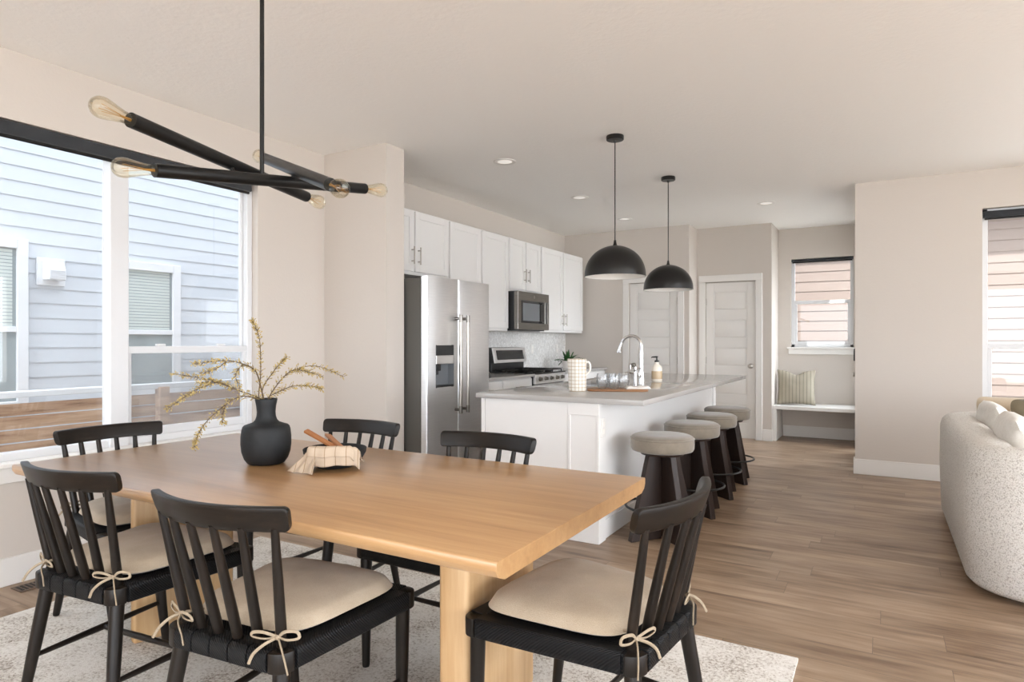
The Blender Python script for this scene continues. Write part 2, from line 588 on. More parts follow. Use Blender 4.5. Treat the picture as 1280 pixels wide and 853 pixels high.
def mk_fence():
    m, n, l, b = base_mat('cedar_fence')
    v = texco(n, l, (9, 0.8, 9))
    f = noise_tex(n, l, v, 1.6, 7, 0.65)
    l.new(ramp(n, l, f, [(0.3, lin('#5f4230')), (0.42, lin('#9f7f68')), (0.55, lin('#b8997f')), (0.75, lin('#cbb29c'))]), b.inputs['Base Color'])
    b.inputs['Roughness'].default_value = 0.8
    return m


def mk_screen():
    m = bpy.data.materials.new('insect_screen'); m.use_nodes = True
    n = m.node_tree.nodes; l = m.node_tree.links; n.clear()
    o = n.new('ShaderNodeOutputMaterial')
    t = n.new('ShaderNodeBsdfTransparent')
    d = n.new('ShaderNodeBsdfDiffuse'); d.inputs['Color'].default_value = lin('#a9acb0')
    x = n.new('ShaderNodeMixShader'); x.inputs['Fac'].default_value = 0.22
    l.new(t.outputs[0], x.inputs[1]); l.new(d.outputs[0], x.inputs[2]); l.new(x.outputs[0], o.inputs['Surface'])
    return m


M['floor'] = mk_floor()
M['rug'] = mk_rug()
M['tile'] = mk_tile()
M['boucle'] = mk_boucle()
M['white_fab'] = fabric('white_nubby_fabric', '#dcd8d1', '#ebe8e2', 160, 0.6, 30)
M['cord'] = mk_cord()
M['steel'] = mk_steel()
M['slate'] = mk_steel('dark_stainless', '#77736e', '#8a8680', 0.3)
M['bench_pillow'] = mk_stripe('striped_linen', '#a39b8b', '#6f675a', 0, 24, 0.13)
M['napkin'] = mk_stripe('striped_napkin', '#bba995', '#8f785e', 0, 26, 0.06)
M['pitcher'] = mk_stripe('checked_glaze', '#e4e0d8', '#ab936d', 0, 40, 0.11, second=2)
M['fence'] = mk_fence()
M['screen'] = mk_screen()
M['fridge_side'] = plain('fridge_side', '#55534f', 0.45, 0.2, nscale=300, nbump=0.02)
M['towel'] = fabric('grey_white_towel', '#d8d5d0', '#e8e5e0', 300, 0.3)

# ================================================================== SETTING
LX, WY, BY, HY2, AY, RY = -3.92, 3.74, 8.30, 8.70, 9.30, 6.96
# floor and ceiling
bm = new()
box(bm, LX - 0.15, 5.15, -3.15, RY + 0.15, -0.12, 0.0)
box(bm, LX - 0.15, -0.10, RY + 0.15, AY + 0.15, -0.12, 0.0)
struct('floor', bm, M['floor'])
bm = new()
box(bm, LX - 0.15, 5.15, -3.15, RY + 0.15, CEIL, CEIL + 0.15)
box(bm, LX - 0.15, -0.10, RY + 0.15, AY + 0.15, CEIL, CEIL + 0.15)
struct('ceiling', bm, M['ceiling'])
# unseen upper blocks added to shade the side yard and the entry glazing
bm = new(); box(bm, LX - 0.15, -1.0, -3.15, AY + 0.15, CEIL + 0.15, CEIL + 4.6); box(bm, -0.99, 5.15, -1.2, RY + 0.15, CEIL + 0.15, CEIL + 1.3); struct('upper_sun_block', bm, M['siding'])

# left wall with its window opening
W1Y0, W1Y1, W1Z0, W1Z1 = 0.30, 3.10, 0.63, 2.42
bm = new()
box(bm, LX - 0.15, LX, -3.15, W1Y0, 0, CEIL)
box(bm, LX - 0.15, LX, W1Y1, BY + 0.15, 0, CEIL)
box(bm, LX - 0.15, LX, W1Y0, W1Y1, 0, W1Z0)
box(bm, LX - 0.15, LX, W1Y0, W1Y1, W1Z1, CEIL)
struct('wall_left', bm, M['wall'])
bm = new(); box(bm, LX, -3.265, WY, 3.95, 0, CEIL); struct('wall_pier', bm, M['wall'])

# kitchen end wall with the pantry door, its return, the hall wall, alcove walls
D1X0, D1X1, DTOP = -2.96, -2.30, 2.055
bm = new()
box(bm, LX - 0.15, D1X0, BY, BY + 0.12, 0, CEIL)
box(bm, D1X1, -2.15, BY, BY + 0.12, 0, CEIL)
box(bm, D1X0, D1X1, BY, BY + 0.12, DTOP, CEIL)
box(bm, -2.27, -2.15, BY + 0.12, HY2 + 0.12, 0, CEIL)
struct('wall_kitchen', bm, M['wall'])
D2X0, D2X1 = -2.035, -1.405
bm = new()
box(bm, -2.15, D2X0, HY2, HY2 + 0.12, 0, CEIL)
box(bm, D2X1, -1.21, HY2, HY2 + 0.12, 0, CEIL)
box(bm, D2X0, D2X1, HY2, HY2 + 0.12, DTOP, CEIL)
box(bm, -1.33, -1.21, HY2 + 0.12, AY + 0.15, 0, CEIL)
struct('wall_hall', bm, M['wall'])
AX0, AX1, AZ0, AZ1 = -1.05, -0.31, 1.19, 2.37
bm = new()
box(bm, -1.21, AX0, AY, AY + 0.15, 0, CEIL)
box(bm, AX1, -0.10, AY, AY + 0.15, 0, CEIL)
box(bm, AX0, AX1, AY, AY + 0.15, 0, AZ0)
box(bm, AX0, AX1, AY, AY + 0.15, AZ1, CEIL)
struct('wall_alcove', bm, M['wall'])
# the living room end wall, its window, and the wall of the hall behind it
RX0, RX1, RZ0, RZ1 = 0.77, 2.35, 0.62, 2.44
bm = new()
box(bm, -0.22, RX0, RY, RY + 0.15, 0, CEIL)
box(bm, RX1, 5.15, RY, RY + 0.15, 0, CEIL)
box(bm, RX0, RX1, RY, RY + 0.15, 0, RZ0)
box(bm, RX0, RX1, RY, RY + 0.15, RZ1, CEIL)
struct('wall_living', bm, M['wall'])
bm = new()
box(bm, -0.22, -0.10, 9.20, AY, 0, CEIL)
box(bm, -0.22, -0.10, RY + 0.15, 9.20, 2.46, CEIL)
box(bm, -0.22, -0.10, 8.60, 9.20, 0, 0.55)
struct('wall_entry', bm, M['wall'])
# the room behind the camera: patio doors and side windows
bm = new()
box(bm, LX - 0.15, -2.2, -3.15, -3.0, 0, CEIL)
box(bm, 4.2, 5.15, -3.15, -3.0, 0, CEIL)
box(bm, -2.2, 4.2, -3.15, -3.0, 2.4, CEIL)
box(bm, -2.2, 4.2, -3.15, -3.0, 0, 0.1)
struct('wall_back', bm, M['wall'])
bm = new()
box(bm, 5.0, 5.15, -3.15, -2.0, 0, CEIL)
box(bm, 5.0, 5.15, 5.2, RY + 0.15, 0, CEIL)
box(bm, 5.0, 5.15, -2.0, 5.2, 0, 0.3)
box(bm, 5.0, 5.15, -2.0, 5.2, 2.4, CEIL)
struct('wall_right', bm, M['wall'])

# baseboards
BB, BT = 0.145, 0.014


def baseboard(name, segs):
    bm = new()
    for x0, x1, y0, y1 in segs:
        box(bm, x0, x1, y0, y1, 0, BB, 0.003, 1)
    return struct(name, bm, M['trim'])


baseboard('baseboard_left', [(LX, LX + BT, -3.0, WY)])
baseboard('baseboard_pier', [(LX + BT, -3.265, WY - BT, WY), (-3.265, -3.265 + BT, WY - BT, 3.95)])
baseboard('baseboard_kitchen', [(-3.27, D1X0 - 0.09, BY - BT, BY), (D1X1 + 0.09, -2.15 + BT, BY - BT, BY), (-2.15, -2.15 + BT, BY, HY2)])
baseboard('baseboard_hall', [(D2X1 + 0.09, -1.21 + BT, HY2 - BT, HY2)])
baseboard('baseboard_alcove', [(-1.15, -0.22, AY - BT, AY)])
baseboard('baseboard_living', [(-0.22 - BT, 5.0, RY - BT, RY), (-0.22 - BT, -0.22, RY, RY + 0.12)])


# ---- doors
def five_panel_door(name, x0, x1, y, knob_side, wall_y):
    root = structroot(name)
    root.location = ((x0 + x1) / 2, y, 0)
    w = x1 - x0
    h = w / 2
    zt = DTOP - 0.008
    bm = new()
    # stiles, rails and recessed raised panels
    st, rl = 0.105, 0.11
    n = 5
    zb = 0.012
    bot = 0.19
    ph = (zt - zb - bot - rl * n) / n
    box(bm, -h + 0.003, -h + st, 0, 0.04, zb, zt, 0.002, 1)
    box(bm, h - st, h - 0.003, 0, 0.04, zb, zt, 0.002, 1)
    box(bm, -h + st, h - st, 0, 0.04, zb, zb + bot)
    z = zb + bot
    for k in range(n):
        box(bm, -h + st, h - st, 0.015, 0.04, z, z + ph)
        # raised centre
        box(bm, -h + st + 0.020, h - st - 0.020, 0.001, 0.02, z + 0.020, z + ph - 0.020, 0.007, 2)
        z += ph
        box(bm, -h + st, h - st, 0, 0.04, z, z + rl if k < n - 1 else zt)
        z += rl
    obj('door_slab', bm, M['trim'], root)
    s = 1 if knob_side == 'right' else -1
    kx = s * (h - 0.06)
    bm = new()
    ax = Matrix.Rotation(PI / 2, 3, 'X')
    lathe(bm, [(0, 0), (0.032, 0), (0.033, 0.004), (0.03, 0.009), (0.013, 0.012), (0.011, 0.03), (0.026, 0.038), (0.029, 0.052), (0.022, 0.063), (0, 0.066)], (kx, 0, 0.95), 24, ax)
    obj('door_knob', bm, M['nickel'], root)
    for hz in (0.25, 1.02, 1.80):
        bm = new()
        tube(bm, [(-s * (h - 0.001), -0.006, hz - 0.045), (-s * (h - 0.001), -0.006, hz + 0.045)], 0.007, 8)
        obj('hinge', bm, M['nickel'], root)
    # casing, flush against the wall face
    d = wall_y - y
    bm = new()
    cw, ct = 0.085, 0.018
    box(bm, -h - cw, -h - 0.004, d - ct, d, 0, DTOP + 0.004, 0.003, 1)
    box(bm, h + 0.004, h + cw, d - ct, d, 0, DTOP + 0.004, 0.003, 1)
    box(bm, -h - cw, h + cw, d - ct - 0.002, d, DTOP + 0.004, DTOP + 0.092, 0.003, 1)
    # stops behind the slab
    box(bm, -h, -h + 0.02, 0.041, 0.06, 0, DTOP)
    box(bm, h - 0.02, h, 0.041, 0.06, 0, DTOP)
    box(bm, -h, h, 0.041, 0.06, DTOP - 0.02, DTOP)
    obj('casing', bm, M['trim'], root)
    return root


five_panel_door('door_1', D1X0, D1X1, BY + 0.02, 'left', BY)
five_panel_door('door_2', D2X0, D2X1, HY2 + 0.02, 'right', HY2)
# entry door round the corner, its unseen glazing added to light the hall: only its hardware stands proud of the wall
root = structroot('door_3')
root.location = (-0.22, 7.75, 0)
bm = new()
box(bm, 0.002, 0.042, -0.418, -0.31, 0.01, 2.055, 0.002, 1)
box(bm, 0.002, 0.042, 0.31, 0.418, 0.01, 2.055, 0.002, 1)
box(bm, 0.002, 0.042, -0.31, 0.31, 0.01, 0.22, 0.002, 1)
box(bm, 0.002, 0.042, -0.31, 0.31, 1.94, 2.055, 0.002, 1)
obj('door_slab', bm, M['trim'], root)
bm = new(); box(bm, 0.02, 0.025, -0.31, 0.31, 0.22, 1.94); obj('pane', bm, M['clear'], root, 0)
# unseen frame, transom and side lights, added to let more light in
bm = new()
for ya, yb in ((-0.64, -0.60), (-0.46, -0.42), (0.42, 0.46), (0.81, 0.85)):
    box(bm, 0.002, 0.118, ya, yb, 0.0, 2.46, 0.002, 1)
for za, zb in ((2.06, 2.10), (2.42, 2.46)):
    box(bm, 0.002, 0.118, -0.60, 0.81, za, zb, 0.002, 1)
box(bm, 0.002, 0.118, 1.41, 1.449, 0.55, 2.46, 0.002, 1)
box(bm, 0.002, 0.118, 0.85, 1.41, 0.55, 0.59, 0.002, 1)
box(bm, 0.002, 0.118, 0.85, 1.41, 2.42, 2.46, 0.002, 1)
obj('door_frame', bm, M['trim'], root)
for ya, yb, za, zb in ((-0.60, 0.81, 2.10, 2.42), (-0.60, -0.46, 0.0, 2.06), (0.46, 0.81, 0.0, 2.06), (0.85, 1.41, 0.59, 2.42)):
    bm = new(); box(bm, 0.06, 0.065, ya, yb, za, zb); obj('pane', bm, M['clear'], root, 0)
bm = new(); box(bm, -0.05, 0.001, 0.33, 0.40, 1.05, 1.19, 0.006, 2); obj('deadbolt', bm, M['black_plastic'], root)
bm = new()
lathe(bm, [(0, 0), (0.03, 0), (0.03, 0.008), (0.011, 0.012), (0.011, 0.035), (0.027, 0.042), (0.027, 0.056), (0, 0.064)], (0.001, 0.36, 0.90), 20, Matrix.Rotation(-PI / 2, 3, 'Y'))
obj('door_knob', bm, M['nickel'], root)

# ---- window 1 (left wall)
root = structroot('window_1')
GX = LX - 0.09
bm = new()
fw = 0.045
box(bm, GX - 0.04, GX + 0.03, W1Y0, W1Y0 + fw, W1Z0, W1Z1, 0.004, 1)
box(bm, GX - 0.04, GX + 0.03, W1Y1 - fw, W1Y1, W1Z0, W1Z1, 0.004, 1)
box(bm, GX - 0.04, GX + 0.03, W1Y0, W1Y1, W1Z0, W1Z0 + fw, 0.004, 1)
box(bm, GX - 0.04, GX + 0.03, W1Y0, W1Y1, W1Z1 - fw, W1Z1, 0.004, 1)
obj('window_frame', bm, M['vinyl'], root)
bm = new(); box(bm, GX - 0.04, GX + 0.05, 2.095, 2.205, W1Z0, W1Z1, 0.004, 1); obj('mullion', bm, M['vinyl'], root)
# hung unit, right: upper sash outside, lower sash inside
bm = new()
y0, y1 = 2.205, W1Y1 - fw
box(bm, GX - 0.012, GX + 0.024, y0, y0 + 0.03, W1Z0 + fw, 1.235, 0.003, 1)
box(bm, GX - 0.012, GX + 0.024, y1 - 0.03, y1, W1Z0 + fw, 1.235, 0.003, 1)
box(bm, GX - 0.012, GX + 0.024, y0 + 0.03, y1 - 0.03, W1Z0 + fw, W1Z0 + fw + 0.05, 0.003, 1)
box(bm, GX - 0.012, GX + 0.028, y0, y1, 1.19, 1.235, 0.003, 1)
for ly in (2.42, 2.85):
    box(bm, GX + 0.005, GX + 0.03, ly - 0.03, ly + 0.03, 1.235, 1.25, 0.004, 1)
obj('sash', bm, M['vinyl'], root)
bm = new()
box(bm, GX - 0.036, GX - 0.014, y1 - 0.022, y1, 1.235, W1Z1 - fw, 0.003, 1)
box(bm, GX - 0.036, GX - 0.014, y0, y0 + 0.012, 1.235, W1Z1 - fw, 0.003, 1)
obj('sash', bm, M['vinyl'], root)
for a, b_, c, d in ((W1Y0 + fw, 2.095, W1Z0 + fw, W1Z1 - fw), (y0 + 0.012, y1 - 0.022, 1.235, W1Z1 - fw)):
    bm = new(); box(bm, GX - 0.026, GX - 0.022, a, b_, c, d); obj('pane', bm, M['clear'], root, 0)
bm = new(); box(bm, GX + 0.003, GX + 0.007, y0 + 0.03, y1 - 0.03, W1Z0 + fw + 0.05, 1.19); obj('pane', bm, M['clear'], root, 0)
bm = new(); box(bm, GX - 0.036, GX - 0.035, y0, y1, W1Z0 + fw, 1.22); obj('insect_screen', bm, M['screen'], root, 0)
# white sill board with apron
bm = new()
box(bm, GX + 0.03, LX + 0.035, W1Y0 - 0.04, W1Y1 + 0.0, W1Z0 - 0.02, W1Z0 + 0.004, 0.004, 1)
box(bm, LX, LX + 0.016, W1Y0 - 0.03, W1Y1, W1Z0 - 0.10, W1Z0 - 0.02, 0.003, 1)
struct('trim_1', bm, M['trim'])

# ---- window 2 (alcove)
root = structroot('window_2')
GY = AY + 0.09
bm = new()
fw = 0.04
box(bm, AX0, AX0 + fw, GY - 0.03, GY + 0.03, AZ0, AZ1, 0.003, 1)
box(bm, AX1 - fw, AX1, GY - 0.03, GY + 0.03, AZ0, AZ1, 0.003, 1)
box(bm, AX0, AX1, GY - 0.03, GY + 0.03, AZ0, AZ0 + fw, 0.003, 1)
box(bm, AX0, AX1, GY - 0.03, GY + 0.03, AZ1 - fw, AZ1, 0.003, 1)
obj('window_frame', bm, M['vinyl'], root)
bm = new()
box(bm, AX0 + fw, AX0 + fw + 0.03, GY - 0.028, GY, AZ0 + fw, 1.79, 0.003, 1)
box(bm, AX1 - fw - 0.03, AX1 - fw, GY - 0.028, GY, AZ0 + fw, 1.79, 0.003, 1)
box(bm, AX0 + fw, AX1 - fw, GY - 0.03, GY, 1.77, 1.815, 0.003, 1)
box(bm, AX0 + fw + 0.03, AX1 - fw - 0.03, GY - 0.028, GY, AZ0 + fw, AZ0 + fw + 0.04, 0.003, 1)
obj('sash', bm, M['vinyl'], root)
bm = new(); box(bm, AX0 + fw, AX1 - fw, GY + 0.004, GY + 0.007, AZ0 + fw, AZ1 - fw); obj('pane', bm, M['clear'], root, 0)
bm = new()
box(bm, AX0 - 0.05, AX1 + 0.05, AY - 0.03, GY - 0.03, AZ0 - 0.02, AZ0 + 0.004, 0.004, 1)
box(bm, AX0 - 0.03, AX1 + 0.03, AY - 0.016, AY, AZ0 - 0.09, AZ0 - 0.02, 0.003, 1)
struct('trim_2', bm, M['trim'])

# ---- window 3 (living room)
root = structroot('window_3')
GY = RY + 0.09
bm = new()
fw = 0.045
box(bm, RX0, RX0 + fw, GY - 0.03, GY + 0.03, RZ0, RZ1, 0.003, 1)
box(bm, RX1 - fw, RX1, GY - 0.03, GY + 0.03, RZ0, RZ1, 0.003, 1)
box(bm, RX0, RX1, GY - 0.03, GY + 0.03, RZ0, RZ0 + fw, 0.003, 1)
box(bm, RX0, RX1, GY - 0.03, GY + 0.03, RZ1 - fw, RZ1, 0.003, 1)
obj('window_frame', bm, M['vinyl'], root)
bm = new()
box(bm, RX0 + fw, RX0 + fw + 0.03, GY - 0.028, GY, RZ0 + fw, 1.21, 0.003, 1)
box(bm, RX1 - fw - 0.03, RX1 - fw, GY - 0.028, GY, RZ0 + fw, 1.21, 0.003, 1)
box(bm, RX0 + fw, RX1 - fw, GY - 0.03, GY, 1.205, 1.25, 0.003, 1)
obj('sash', bm, M['vinyl'], root)
bm = new(); box(bm, RX0 + fw, RX1 - fw, GY + 0.004, GY + 0.007, RZ0 + fw, RZ1 - fw); obj('pane', bm, M['clear'], root, 0)


# ---- roller shades
def shade(name_label, along, a0, a1, fixed, z0, z1, depth, sign):
    t = thing('roller_shade', name_label, 'window shade', (0, 0, 0), 0, 'rolled-up window shades')
    bm = new()
    if along == 'Y':
        box(bm, fixed, fixed + sign * depth, a0, a1, z0 + 0.018, z1, 0.006, 2)
    else:
        box(bm, a0, a1, fixed, fixed + sign * depth, z0 + 0.018, z1, 0.006, 2)
    obj('cassette', bm, M['roller'], t)
    bm = new()
    p = (fixed + sign * depth * 0.5)
    if along == 'Y':
        tube(bm, [(p, a0 + 0.01, z0 + 0.011), (p, a1 - 0.01, z0 + 0.011)], 0.0105, 10)
    else:
        tube(bm, [(a0 + 0.01, p, z0 + 0.011), (a1 - 0.01, p, z0 + 0.011)], 0.0105, 10)
    obj('hem_bar', bm, M['black_metal'], t)
    return t


shade('long black roller shade rolled up over the dining window', 'Y', W1Y0 + 0.01, W1Y1 - 0.045, LX - 0.055, 2.325, 2.412, 0.052, 1)
shade('short dark roller shade rolled up above the alcove bench window', 'X', AX0 + 0.005, AX1 - 0.005, AY + 0.05, 2.315, 2.365, 0.05, -1)
shade('dark roller shade rolled up in the living room window behind the sofa', 'X', RX0 + 0.01, RX1 - 0.01, RY + 0.055, 2.34, 2.415, 0.05, -1)

# ================================================================== OUTSIDE
bm = new(); box(bm, -30, 30, -30, 34, -0.9, -0.75)
g = struct('ground', bm, M['concrete'])


def lap_siding(bm, p0, p1, z0, z1, nrm, rev=0.14, lap=0.012):
    """one continuous sheet of lapped boards from p0 to p1 (2-d), facing nrm"""
    p0, p1, nrm = Vector(p0), Vector(p1), Vector(nrm)
    prof = []
    z = z0
    while z < z1:
        prof.append((lap, z)); prof.append((0.0, min(z1, z + rev)))
        z += rev
    prof = prof + [(-0.08, z1), (-0.08, z0)]
    pts = [(p0.x + nrm.x * d, p0.y + nrm.y * d, zz) for d, zz in prof]
    v = p1 - p0
    prism(bm, pts, (v.x, v.y, 0))


NX = -6.9
nb = thing('neighbour_house', 'pale grey house with lapped siding outside the dining window', 'house', (NX, 3.0, -0.75))


def npart(name, bm, mat, par=nb):
    for v in bm.verts:
        if par is nb:
            v.co -= Vector((NX, 3.0, -0.75))
        else:
            v.co -= Vector((NX, 3.0, -0.75))
    return obj(name, bm, mat, par)


bm = new(); lap_siding(bm, (NX, -6), (NX, 12), -0.75, 4.15, (1, 0), 0.14, 0.007); npart('siding_wall', bm, M['siding'])
for (a, b_, z0, z1) in ((1.95, 2.81, 0.72, 2.12), (3.70, 4.30, 0.78, 2.03)):
    bm = new()
    tw = 0.09
    box(bm, NX + 0.005, NX + 0.05, a - tw, a, z0 - tw, z1 + tw, 0.004, 1)
    box(bm, NX + 0.005, NX + 0.05, b_, b_ + tw, z0 - tw, z1 + tw, 0.004, 1)
    box(bm, NX + 0.005, NX + 0.055, a, b_, z1, z1 + tw, 0.004, 1)
    box(bm, NX + 0.005, NX + 0.055, a, b_, z0 - tw, z0, 0.004, 1)
    zm = z0 + (z1 - z0) * 0.47
    box(bm, NX + 0.005, NX + 0.045, a, b_, zm - 0.025, zm + 0.025, 0.004, 1)
    wf = npart('window_frame', bm, M['ext_trim'])
    bm = new(); box(bm, NX + 0.013, NX + 0.022, a, b_, z0, z1); npart('window_pane', bm, M['dark_room'], wf)
    bm = new()
    z = zm + 0.03
    while z < z1 - 0.02:
        box(bm, NX + 0.0225, NX + 0.026, a + 0.03, b_ - 0.03, z, z + 0.026)
        z += 0.032
    npart('window_blind', bm, M['blind'], wf)
bm = new()
box(bm, NX + 0.005, NX + 0.03, 2.975, 3.215, 1.80, 2.06, 0.003, 1)
hood = npart('vent_plate', bm, M['ext_trim'])
bm = new()
prism(bm, [(NX + 0.03, 3.02, 1.85), (NX + 0.15, 3.02, 1.85), (NX + 0.15, 3.02, 1.95), (NX + 0.10, 3.02, 2.03), (NX + 0.03, 3.02, 2.03)], (0, 0.15, 0), 0.006, 1)
npart('vent_hood', bm, M['ext_trim'], hood)
bm = new()
for k in range(5):
    box(bm, NX + 0.149, NX + 0.156, 3.035, 3.155, 1.862 + k * 0.018, 1.870 + k * 0.018)
npart('vent_louvre', bm, M['ext_trim'], hood)

# cedar fence between the houses
FXN = -5.5
fe = thing('wooden_fence', 'weathered cedar fence of horizontal boards with pale cap rail outside the dining window', 'fence', (FXN, 2.5, -0.75))
bm = new()
z = -0.65
while z < 0.80:
    box(bm, -0.012, 0.012, -5.5, 6.5, z + 0.75, z + 0.75 + 0.088 + random.uniform(-0.002, 0.001), 0.002, 1)
    z += 0.098
obj('fence_board', bm, M['fence'], fe)
for py in (-2.2, 0.82, 2.95):
    bm = new(); box(bm, 0.013, 0.09, py - 0.045, py + 0.045, 0, 1.62, 0.004, 1); obj('fence_post', bm, M['ext_trim'] if py > 0.9 else M['fence'], fe)
bm = new(); box(bm, -0.04, 0.06, -5.5, 6.5, 1.605, 1.65, 0.004, 1); obj('cap_rail', bm, M['ext_trim'], fe)

# houses beyond the alcove and living room windows
bh = thing('neighbour_house', 'tan house with lapped siding seen through the alcove and living room windows', 'house', (1.0, 12.2, -0.75))
bm = new(); lap_siding(bm, (-6, 0), (9, 0), 0, 4.2, (0, -1), 0.17, 0.014); obj('siding_wall', bm, M['siding_tan'], bh)
bm = new()
prism(bm, [(-6.3, -0.6, 4.1), (-6.3, 0.3, 4.1), (-6.3, 0.3, 4.9), (-6.3, -0.6, 4.28)], (15.6, 0, 0)); obj('eave', bm, M['ext_trim'], bh)

# ================================================================== KITCHEN
UXF = -3.60      # face of the upper doors
UZ0, UZ1 = 1.385, 2.44


def bar_handle(name, parent, p, length, axis='Z', out=(1, 0, 0), off=0.032):
    p = Vector(p); out = Vector(out)
    d = {'Z': Vector((0, 0, 1)), 'Y': Vector((0, 1, 0)), 'X': Vector((1, 0, 0))}[axis]
    bm = new()
    a = p + out * off
    tube(bm, [a - d * length / 2, a + d * length / 2], 0.0062, 10)
    for s in (-1, 1):
        q = p + d * s * length * 0.32
        tube(bm, [q, q + out * off], 0.005, 8)
    return obj(name, bm, M['nickel'], parent)


def shaker(bm, x, y0, y1, z0, z1, t=0.02, fr=0.062):
    """door facing +X: frame with a recessed flat panel; x is the front face"""
    box(bm, x - t, x, y0, y0 + fr, z0, z1, 0.0015, 1)
    box(bm, x - t, x, y1 - fr, y1, z0, z1, 0.0015, 1)
    box(bm, x - t, x, y0 + fr, y1 - fr, z0, z0 + fr, 0.0015, 1)
    box(bm, x - t, x, y0 + fr, y1 - fr, z1 - fr, z1, 0.0015, 1)
    box(bm, x - t, x - 0.009, y0 + fr, y1 - fr, z0 + fr, z1 - fr)


def upper(label, y0, y1, z0, doors, handles, hz):
    t = thing('wall_cabinet', label, 'cabinet', (LX, (y0 + y1) / 2, z0), 0, 'white wall cabinets')
    ox, oy, oz = LX, (y0 + y1) / 2, z0
    bm = new()
    box(bm, 0.002, UXF - 0.022 - ox, y0 - oy, y1 - oy, 0, UZ1 - oz, 0.002, 1)
    obj('cabinet_body', bm, M['cab'], t)
    for (a, b_), hs in zip(doors, handles):
        bm = new(); shaker(bm, UXF - ox, a - oy, b_ - oy, z0 + 0.03 - oz, UZ1 - 0.012 - oz)
        d = obj('door', bm, M['cab'], t)
        hy = (b_ - 0.035) if hs > 0 else (a + 0.035)
        if hs:
            bar_handle('handle', d, (UXF - ox, hy - oy, hz - oz), 0.155)
    return t


upper('white two-door wall cabinet above the steel refrigerator', 3.955, 5.03, 1.86, [(3.985, 4.495), (4.515, 5.015)], [1, -1], 2.03)
upper('tall white two-door wall cabinet between refrigerator and microwave', 5.032, 6.172, UZ0, [(5.05, 5.595), (5.625, 6.155)], [1, -1], 1.55)
upper('short white two-door wall cabinet directly above the microwave', 6.174, 6.948, 1.835, [(6.195, 6.552), (6.575, 6.93)], [1, -1], 2.03)
upper('tall white two-door wall cabinet right of the microwave by the end wall', 6.95, 8.23, UZ0, [(6.975, 7.565), (7.59, 8.205)], [1, -1], 1.55)

# refrigerator
FY0, FY1, FX = 3.972, 4.885, -3.05
t = thing('refrigerator', 'stainless side-by-side refrigerator with dispenser and two long bar handles', 'refrigerator', (-3.4, (FY0 + FY1) / 2, 0))
ox, oy = -3.4, (FY0 + FY1) / 2
bm = new(); box(bm, -3.90 - ox, -3.118 - ox, FY0 - oy, FY1 - oy, 0.03, 1.765, 0.006, 2)
box(bm, -3.6 - ox, -3.09 - ox, FY0 + 0.02 - oy, FY1 - 0.02 - oy, 0.0, 0.09, 0.004, 1)
obj('cabinet_body', bm, M['fridge_side'], t)
seam = 4.398


def fridge_door(y0, y1, hole=None):
    bm = new()
    n = 14
    # slightly bowed front, so that it is drawn as a lofted skin
    def outline(u):
        y = y0 + (y1 - y0) * u
        s = min(u, 1 - u) * (y1 - y0)
        r = 0.009
        e = 0.0 if s >= r else r - math.sqrt(max(0, r * r - (r - s) ** 2))
        return y, -3.058 + 0.018 * (1 - (2 * u - 1) ** 2) - e
    us = [0, .002, .006, .011, .018, .06] + [0.06 + 0.88 * k / 10 for k in range(1, 10)] + [.94, .982, .989, .994, .998, 1]
    zs = [0.10, 1.78]
    if hole:
        zs = [0.10, hole[2], hole[3], 1.78]
        us = sorted(set(us + [(hole[0] - y0) / (y1 - y0), (hole[1] - y0) / (y1 - y0)]))
    vs = [[bm.verts.new((outline(u)[1] - ox, outline(u)[0] - oy, z)) for z in zs] for u in us]
    for i in range(len(us) - 1):
        for j in range(len(zs) - 1):
            if hole and j == 1:
                ym = y0 + (y1 - y0) * (us[i] + us[i + 1]) / 2
                if hole[0] < ym < hole[1]:
                    continue
            bm.faces.new((vs[i][j], vs[i + 1][j], vs[i + 1][j + 1], vs[i][j + 1]))
    # back and sides
    bk = [bm.verts.new((-3.112 - ox, y - oy, z)) for y, z in ((y0, 0.10), (y1, 0.10), (y1, 1.78), (y0, 1.78))]
    L = [v for v in vs[0]]; R = [v for v in vs[-1]]
    bm.faces.new([bk[0], bk[3]] + L[::-1])
    bm.faces.new([bk[2], bk[1]] + R)
    bm.faces.new([bk[0]] + [c[0] for c in vs] + [bk[1]])
    bm.faces.new([bk[3], bk[2]] + [c[-1] for c in vs][::-1])
    bm.faces.new(bk)
    return obj('door', bm, M['steel'], t, 30)


HO = (4.075, 4.315, 0.90, 1.235)
dl = fridge_door(FY0, seam - 0.003, HO)
dr = fridge_door(seam + 0.003, FY1)
for d, hy in ((dl, seam - 0.052), (dr, seam + 0.052)):
    bm = new()
    x = FX + 0.055 - ox
    tube(bm, [(x, hy - oy, 0.70), (x, hy - oy, 1.465)], 0.0145, 14)
    hd = obj('handle', bm, M['nickel'], d)
    for z in (0.705, 1.455):
        bm = new()
        tube(bm, [(x, hy - oy, z - 0.03), (x, hy - oy, z + 0.03)], 0.0155, 14)
        tube(bm, [(x - 0.055, hy - oy, z), (x, hy - oy, z)], 0.012, 10)
        obj('handle', bm, M['slate'], d)
